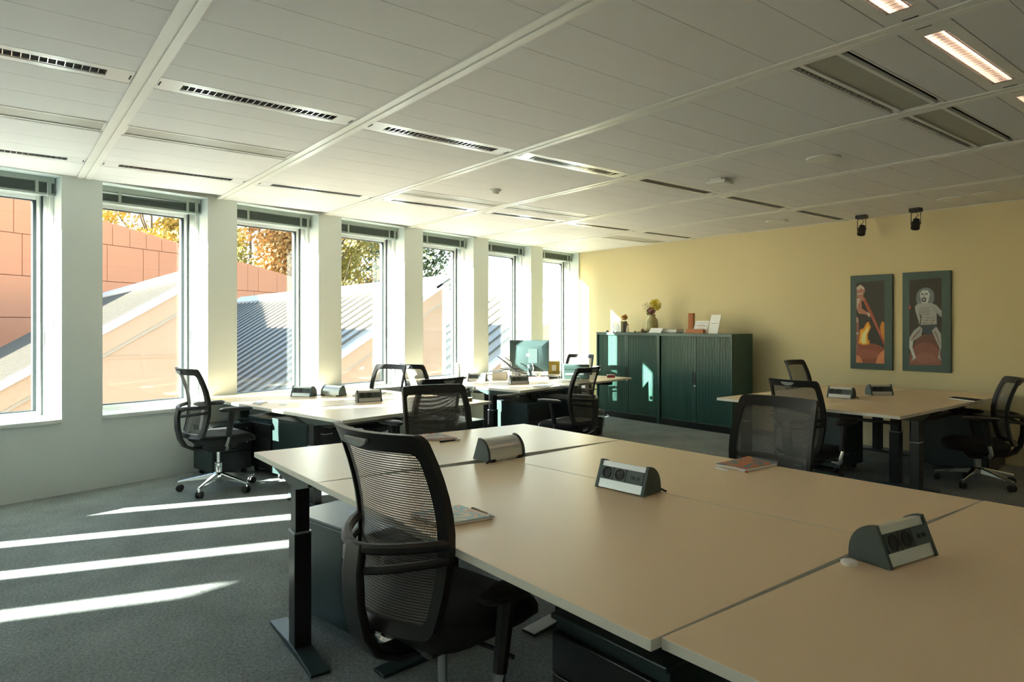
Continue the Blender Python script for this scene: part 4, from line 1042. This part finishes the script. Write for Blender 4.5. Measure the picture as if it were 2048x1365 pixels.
notebook('grey leaflet on the cluttered bench end desk', P2((1065,775),(1080,768),(1108,769),(1095,776), z=ZL), ZL, M_GREYPL, 0.006)
# whisky glass
p = atz(938,806,ZL)
r = thing('tumbler_glass', 'tall ribbed drinking glass with amber liquid at the desk corner', 'glass', (p.x,p.y,ZL))
MB().lathe([(0.030,0),(0.031,0.004),(0.038,0.145),(0.036,0.145),(0.029,0.010),(0,0.010)],24).build('glass_body', M_CLEAR, r, True); MB().lathe([(0.0285,0.0102),(0.031,0.045),(0,0.045)],24).build('drink', mat('amber_drink',(0.55,0.33,0.06),0.15), r, True)
# glass dome on tray
p = atz(916,757,ZL)
r = thing('glass_dome', 'pale glass dome on a dark tray by the window', 'dome', (p.x,p.y,ZL))
MB().lathe([(0.105,0),(0.11,0.006),(0.11,0.022),(0.10,0.024),(0,0.02)],28).build('tray', M_TEALMETAL, r, True)
MB().lathe([(0.075,0.024),(0.075,0.15),(0.06,0.20),(0.03,0.225),(0.0,0.23)],24).build('dome_glass', M_CLEAR, r, True)
MB().lathe([(0.03,0.024),(0.032,0.10),(0.022,0.18),(0.012,0.20),(0,0.2)],16).build('candle', M_PAPER, r, True)
# white paper cylinder/roll holder
p = atz(1000,760,ZL)
r = thing('roll_box', 'cream half-round desk box before the wire ornament', 'box', (p.x,p.y,ZL), R(45))
prof = [(-0.055,0),(0.055,0)] + [(0.055*math.cos(R(t)),0.05+0.055*math.sin(R(t))) for t in range(0,181,20)]
MB().extrude_x(prof,-0.09,0.09).build('box_body', mat('cream_card',(0.62,0.58,0.50),0.7), r, True); box('opening', M_HOLE, 0.0895,0.0915,-0.03,0.02,0.015,0.06,r)
# wire ornament
p = atz(1040,762,ZL); p = Vector((-6.35,4.95,ZL)) if False else p
p = atz(1034,754,ZL)
r = thing('wire_ornament', 'black branching wire ornament in front of the monitor', 'ornament', (p.x,p.y,ZL), YAW)
wm = MB(); wr = random.Random(21)
wm.tube([(-0.005,0,0.0),(-0.02,0.0,0.06),(-0.04,0.0,0.10)],0.008,6)
for pts in ([(-0.04,0,0.10),(-0.10,0,0.16),(-0.19,0.0,0.23)],[(-0.04,0,0.10),(-0.06,0.02,0.17),(-0.12,0.03,0.22)],[(-0.04,0,0.10),(-0.13,0,0.09),(-0.2,0.01,0.055)],[(-0.04,0,0.10),(0.02,0,0.06),(0.10,-0.01,0.035)],[(-0.04,0,0.10),(0.02,0.02,0.10),(0.07,0.03,0.07)],[(-0.02,0,0.06),(0.03,-0.02,0.03),(0.0,-0.03,0.004)],[(-0.04,0,0.1),(-0.09,0.03,0.11),(-0.16,0.05,0.10)]):
    wm.tube([(x*1.35,y*1.35,0.10+(z-0.10)*1.3 if z>0.10 else z) for x,y,z in pts],0.005,6,rs=[0.013,0.010,0.006])
wm.build('branches', M_BLACK, r, True)
for q in range(4):
    wq = [(-0.45+0.11*q+wr.uniform(-.02,.02),0.12+wr.uniform(-.05,.05),0.004+0.01*wr.random()) for _ in range(2)]
MB().tube([(-0.42,0.10,0.004),(-0.36,0.07,0.03),(-0.30,0.11,0.006),(-0.24,0.06,0.028),(-0.19,0.10,0.004)],0.004,6).build('loose_wire', M_BLACK, r, True)
# monitor (seen from behind)
p = atz(1059,752,ZL)
r = thing('monitor', 'dark teal computer monitor seen from behind on the cluttered bench', 'monitor', (p.x,p.y,ZL), YAW + R(4))
M_MON = mat('monitor_shell', (0.055,0.095,0.095), 0.38)
w2_, z0, z1 = 0.262, 0.055, 0.475
box('bezel', M_BLACK, -w2_, w2_, 0.0, 0.022, z0, z1, r, 0.004)
MB().add([(-w2_+0.004,0.0,z0+0.004),(w2_-0.004,0.0,z0+0.004),(w2_-0.004,0.0,z1-0.004),(-w2_+0.004,0.0,z1-0.004),(-0.19,-0.035,z0+0.11),(0.19,-0.035,z0+0.11),(0.16,-0.035,z1-0.08),(-0.16,-0.035,z1-0.08)],
         [(4,5,6,7),(0,1,5,4),(1,2,6,5),(2,3,7,6),(3,0,4,7)]).build('rear_shell', M_MON, r, True, 0.006)
box('mount_panel', mat('monitor_panel',(0.10,0.15,0.15),0.4), -0.02,0.10,-0.038,-0.034,0.17,0.36,r); box('rating_label', M_PAPER, -0.045,-0.005,-0.0385,-0.034,0.26,0.295,r)
box('label_print', M_INK, -0.04,-0.012,-0.0392,-0.0385,0.272,0.285,r)
MB().lathe([(0.032,0.012),(0.027,0.06),(0.034,0.15)],18,Matrix.Translation((0,-0.02,0))).build('stand_neck', M_MON, r, True); MB().lathe([(0.12,0),(0.12,0.008),(0.04,0.014),(0,0.014)],28).build('stand_foot', M_BLACK, r, True)
MB().tube([(0.035,-0.03,0.16),(0.05,-0.05,0.10),(0.03,-0.06,0.04),(0.09,-0.08,0.005)],0.005,6).build('cable', M_PAPER, r, True)
MB().box(-w2_+0.012,w2_-0.012,0.022,0.0225,z0+0.014,z1-0.014).build('screen', M_HOLE, r)
# dark printer / device
p = atz(1150,758,ZL)
r = thing('label_printer', 'squat dark green desk printer with a pale slot', 'printer', (p.x,p.y,ZL), YAW + R(6))
M_PRN = mat('printer_shell', (0.045,0.085,0.078), 0.4)
MB().extrude_x([(-0.10,0.0),(0.10,0.0),(0.10,0.15),(0.06,0.185),(-0.085,0.185),(-0.10,0.17)],-0.165,0.165).build('housing', M_PRN, r, bevel=0.008)
box('paper_slot', mat('pale_teal',(0.40,0.5,0.47),0.5), -0.14,0.09,-0.104,-0.099,0.055,0.078,r); box('lid_seam', M_HOLE, -0.16,0.16,-0.1015,-0.099,0.125,0.129,r)
MB().tube([(0.0,-0.10,0.03),(0.01,-0.13,0.04),(0.04,-0.135,0.03),(0.03,-0.15,0.006),(-0.06,-0.17,0.004)],0.005,6).build('cable', M_PAPER, r, True)
# bottle
p = atz(1167,752,ZL)
r = thing('clear_bottle', 'clear glass bottle with a slim neck behind the bin chair', 'bottle', (p.x-0.12,p.y+0.12,ZL))
MB().lathe([(0.045,0),(0.048,0.01),(0.048,0.13),(0.035,0.17),(0.014,0.20),(0.013,0.27),(0.016,0.275),(0.011,0.275),(0.010,0.2),(0.042,0.12),(0.042,0.012),(0,0.012)],22).build('bottle_glass', M_CLEAR, r, True); MB().lathe([(0.0415,0.012),(0.0415,0.06),(0,0.06)],20).build('water', glass_mat('water',(0.9,0.96,0.93),1.0), r, True)
box('bottle_label', mat('teal_label',(0.1,0.3,0.25),0.6), -0.02,0.02,-0.0495,-0.0475,0.05,0.10,r)
# papers and books by the monitor
def slabs(name, label, cat, px, py, w_, d_, h_, rz, m_, inner=None, dz=0.0):
    p = atz(px,py,ZL); r = thing(name,label,cat,(p.x,p.y,ZL+dz),rz)
    box('cover', m_, -w_/2,w_/2,-d_/2,d_/2,0,h_,r,0.002)
    box('pages', inner or M_PAPER, -w_/2-0.001,w_/2-0.006,-d_/2-0.001,d_/2-0.006,h_*0.15,h_*0.85,r)
    return r
slabs('book', 'thick pale book under the monitor with a pink cover', 'book', 1074,760,0.26,0.19,0.035,YAW+R(10),mat('pink_cover',(0.62,0.30,0.28),0.6))
slabs('paper_tray', 'white paper stack to the window side of the monitor', 'papers', 1040,748,0.22,0.16,0.06,YAW-R(5),M_PAPER)
slabs('book', 'grey and black folder lying between monitor and printer', 'folder', 1100,757,0.24,0.18,0.03,YAW+R(-12),mat('grey_folder',(0.30,0.31,0.31),0.6),M_BLACK)
slabs('paper_stack', 'white papers below the dark printer front', 'papers', 1140,772,0.20,0.13,0.008,YAW+R(8),M_PAPER)
slabs('paper_stack', 'white paper stack by the cabinets behind the bottle', 'papers', 1180,741,0.28,0.20,0.06,YAW,M_PAPER)
slabs('stapler', 'small white and red stapler at the bench corner', 'stapler', 1222,756,0.10,0.05,0.04,YAW,M_PAPER,mat('red_plastic',(0.35,0.03,0.05),0.4))
p = atz(1110,751,ZL)
r = thing('yellow_box', 'yellow patterned box standing behind the monitor edge', 'box', (p.x-0.25,p.y+0.2,ZL), YAW); box('carton', mat('mustard_print',(0.45,0.33,0.06),0.7,noise=(30,0.4)), -0.08,0.08,-0.05,0.05,0,0.17,r,0.002); box('carton_label', M_PAPER, -0.03,0.03,-0.051,-0.05,0.04,0.12,r)
# waste bin
p = atz(1188,868,0)
r = thing('waste_bin', 'black waste bin lined with a clear plastic bag', 'bin', (-5.02,5.18,0))
r.location = (p.x, p.y, 0)
MB().lathe([(0.10,0),(0.105,0.005),(0.125,0.20),(0.122,0.20),(0.10,0.01),(0,0.01)],24).build('bin_body', M_BLACK, r, True)
bv=[];bf=[];n=28; br=random.Random(2)
lay=[(0.128,0.10),(0.133,0.17),(0.128,0.23),(0.135,0.28),(0.130,0.30),(0.118,0.295),(0.10,0.2)]
for rr,z in lay:
    for k in range(n):
        a=2*PI*k/n; j=br.uniform(-0.008,0.008); bv.append(((rr+j)*math.cos(a),(rr+j)*math.sin(a),z+br.uniform(-0.008,0.008)))
for l in range(len(lay)-1):
    for k in range(n): bf.append((l*n+k,l*n+(k+1)%n,(l+1)*n+(k+1)%n,(l+1)*n+k))
MB().add(bv,bf).build('bin_bag', M_BAG, r)
MB().tube([(0.13*math.cos(R(t)),0.13*math.sin(R(t)),0.16+0.02*math.sin(R(2*t))) for t in range(180,330,15)]+[(0.14,-0.06,0.10)],0.003,5).build('bag_tie', M_PAPER, r)
# floor cable by the window wall
cb = MB().tube([tuple(wp(1.42,-0.015,0.60)),tuple(wp(1.41,-0.02,0.40)),tuple(wp(1.36,-0.02,0.22)),tuple(wp(1.33,-0.03,0.05)),tuple(wp(1.36,-0.05,0.006)),tuple(wp(1.48,-0.08,0.005))],0.0035,6).build('wall_cable', M_WHITE, None, True)
tag(cb, 'thin pale cable hanging down the wall below the sill', 'cable')
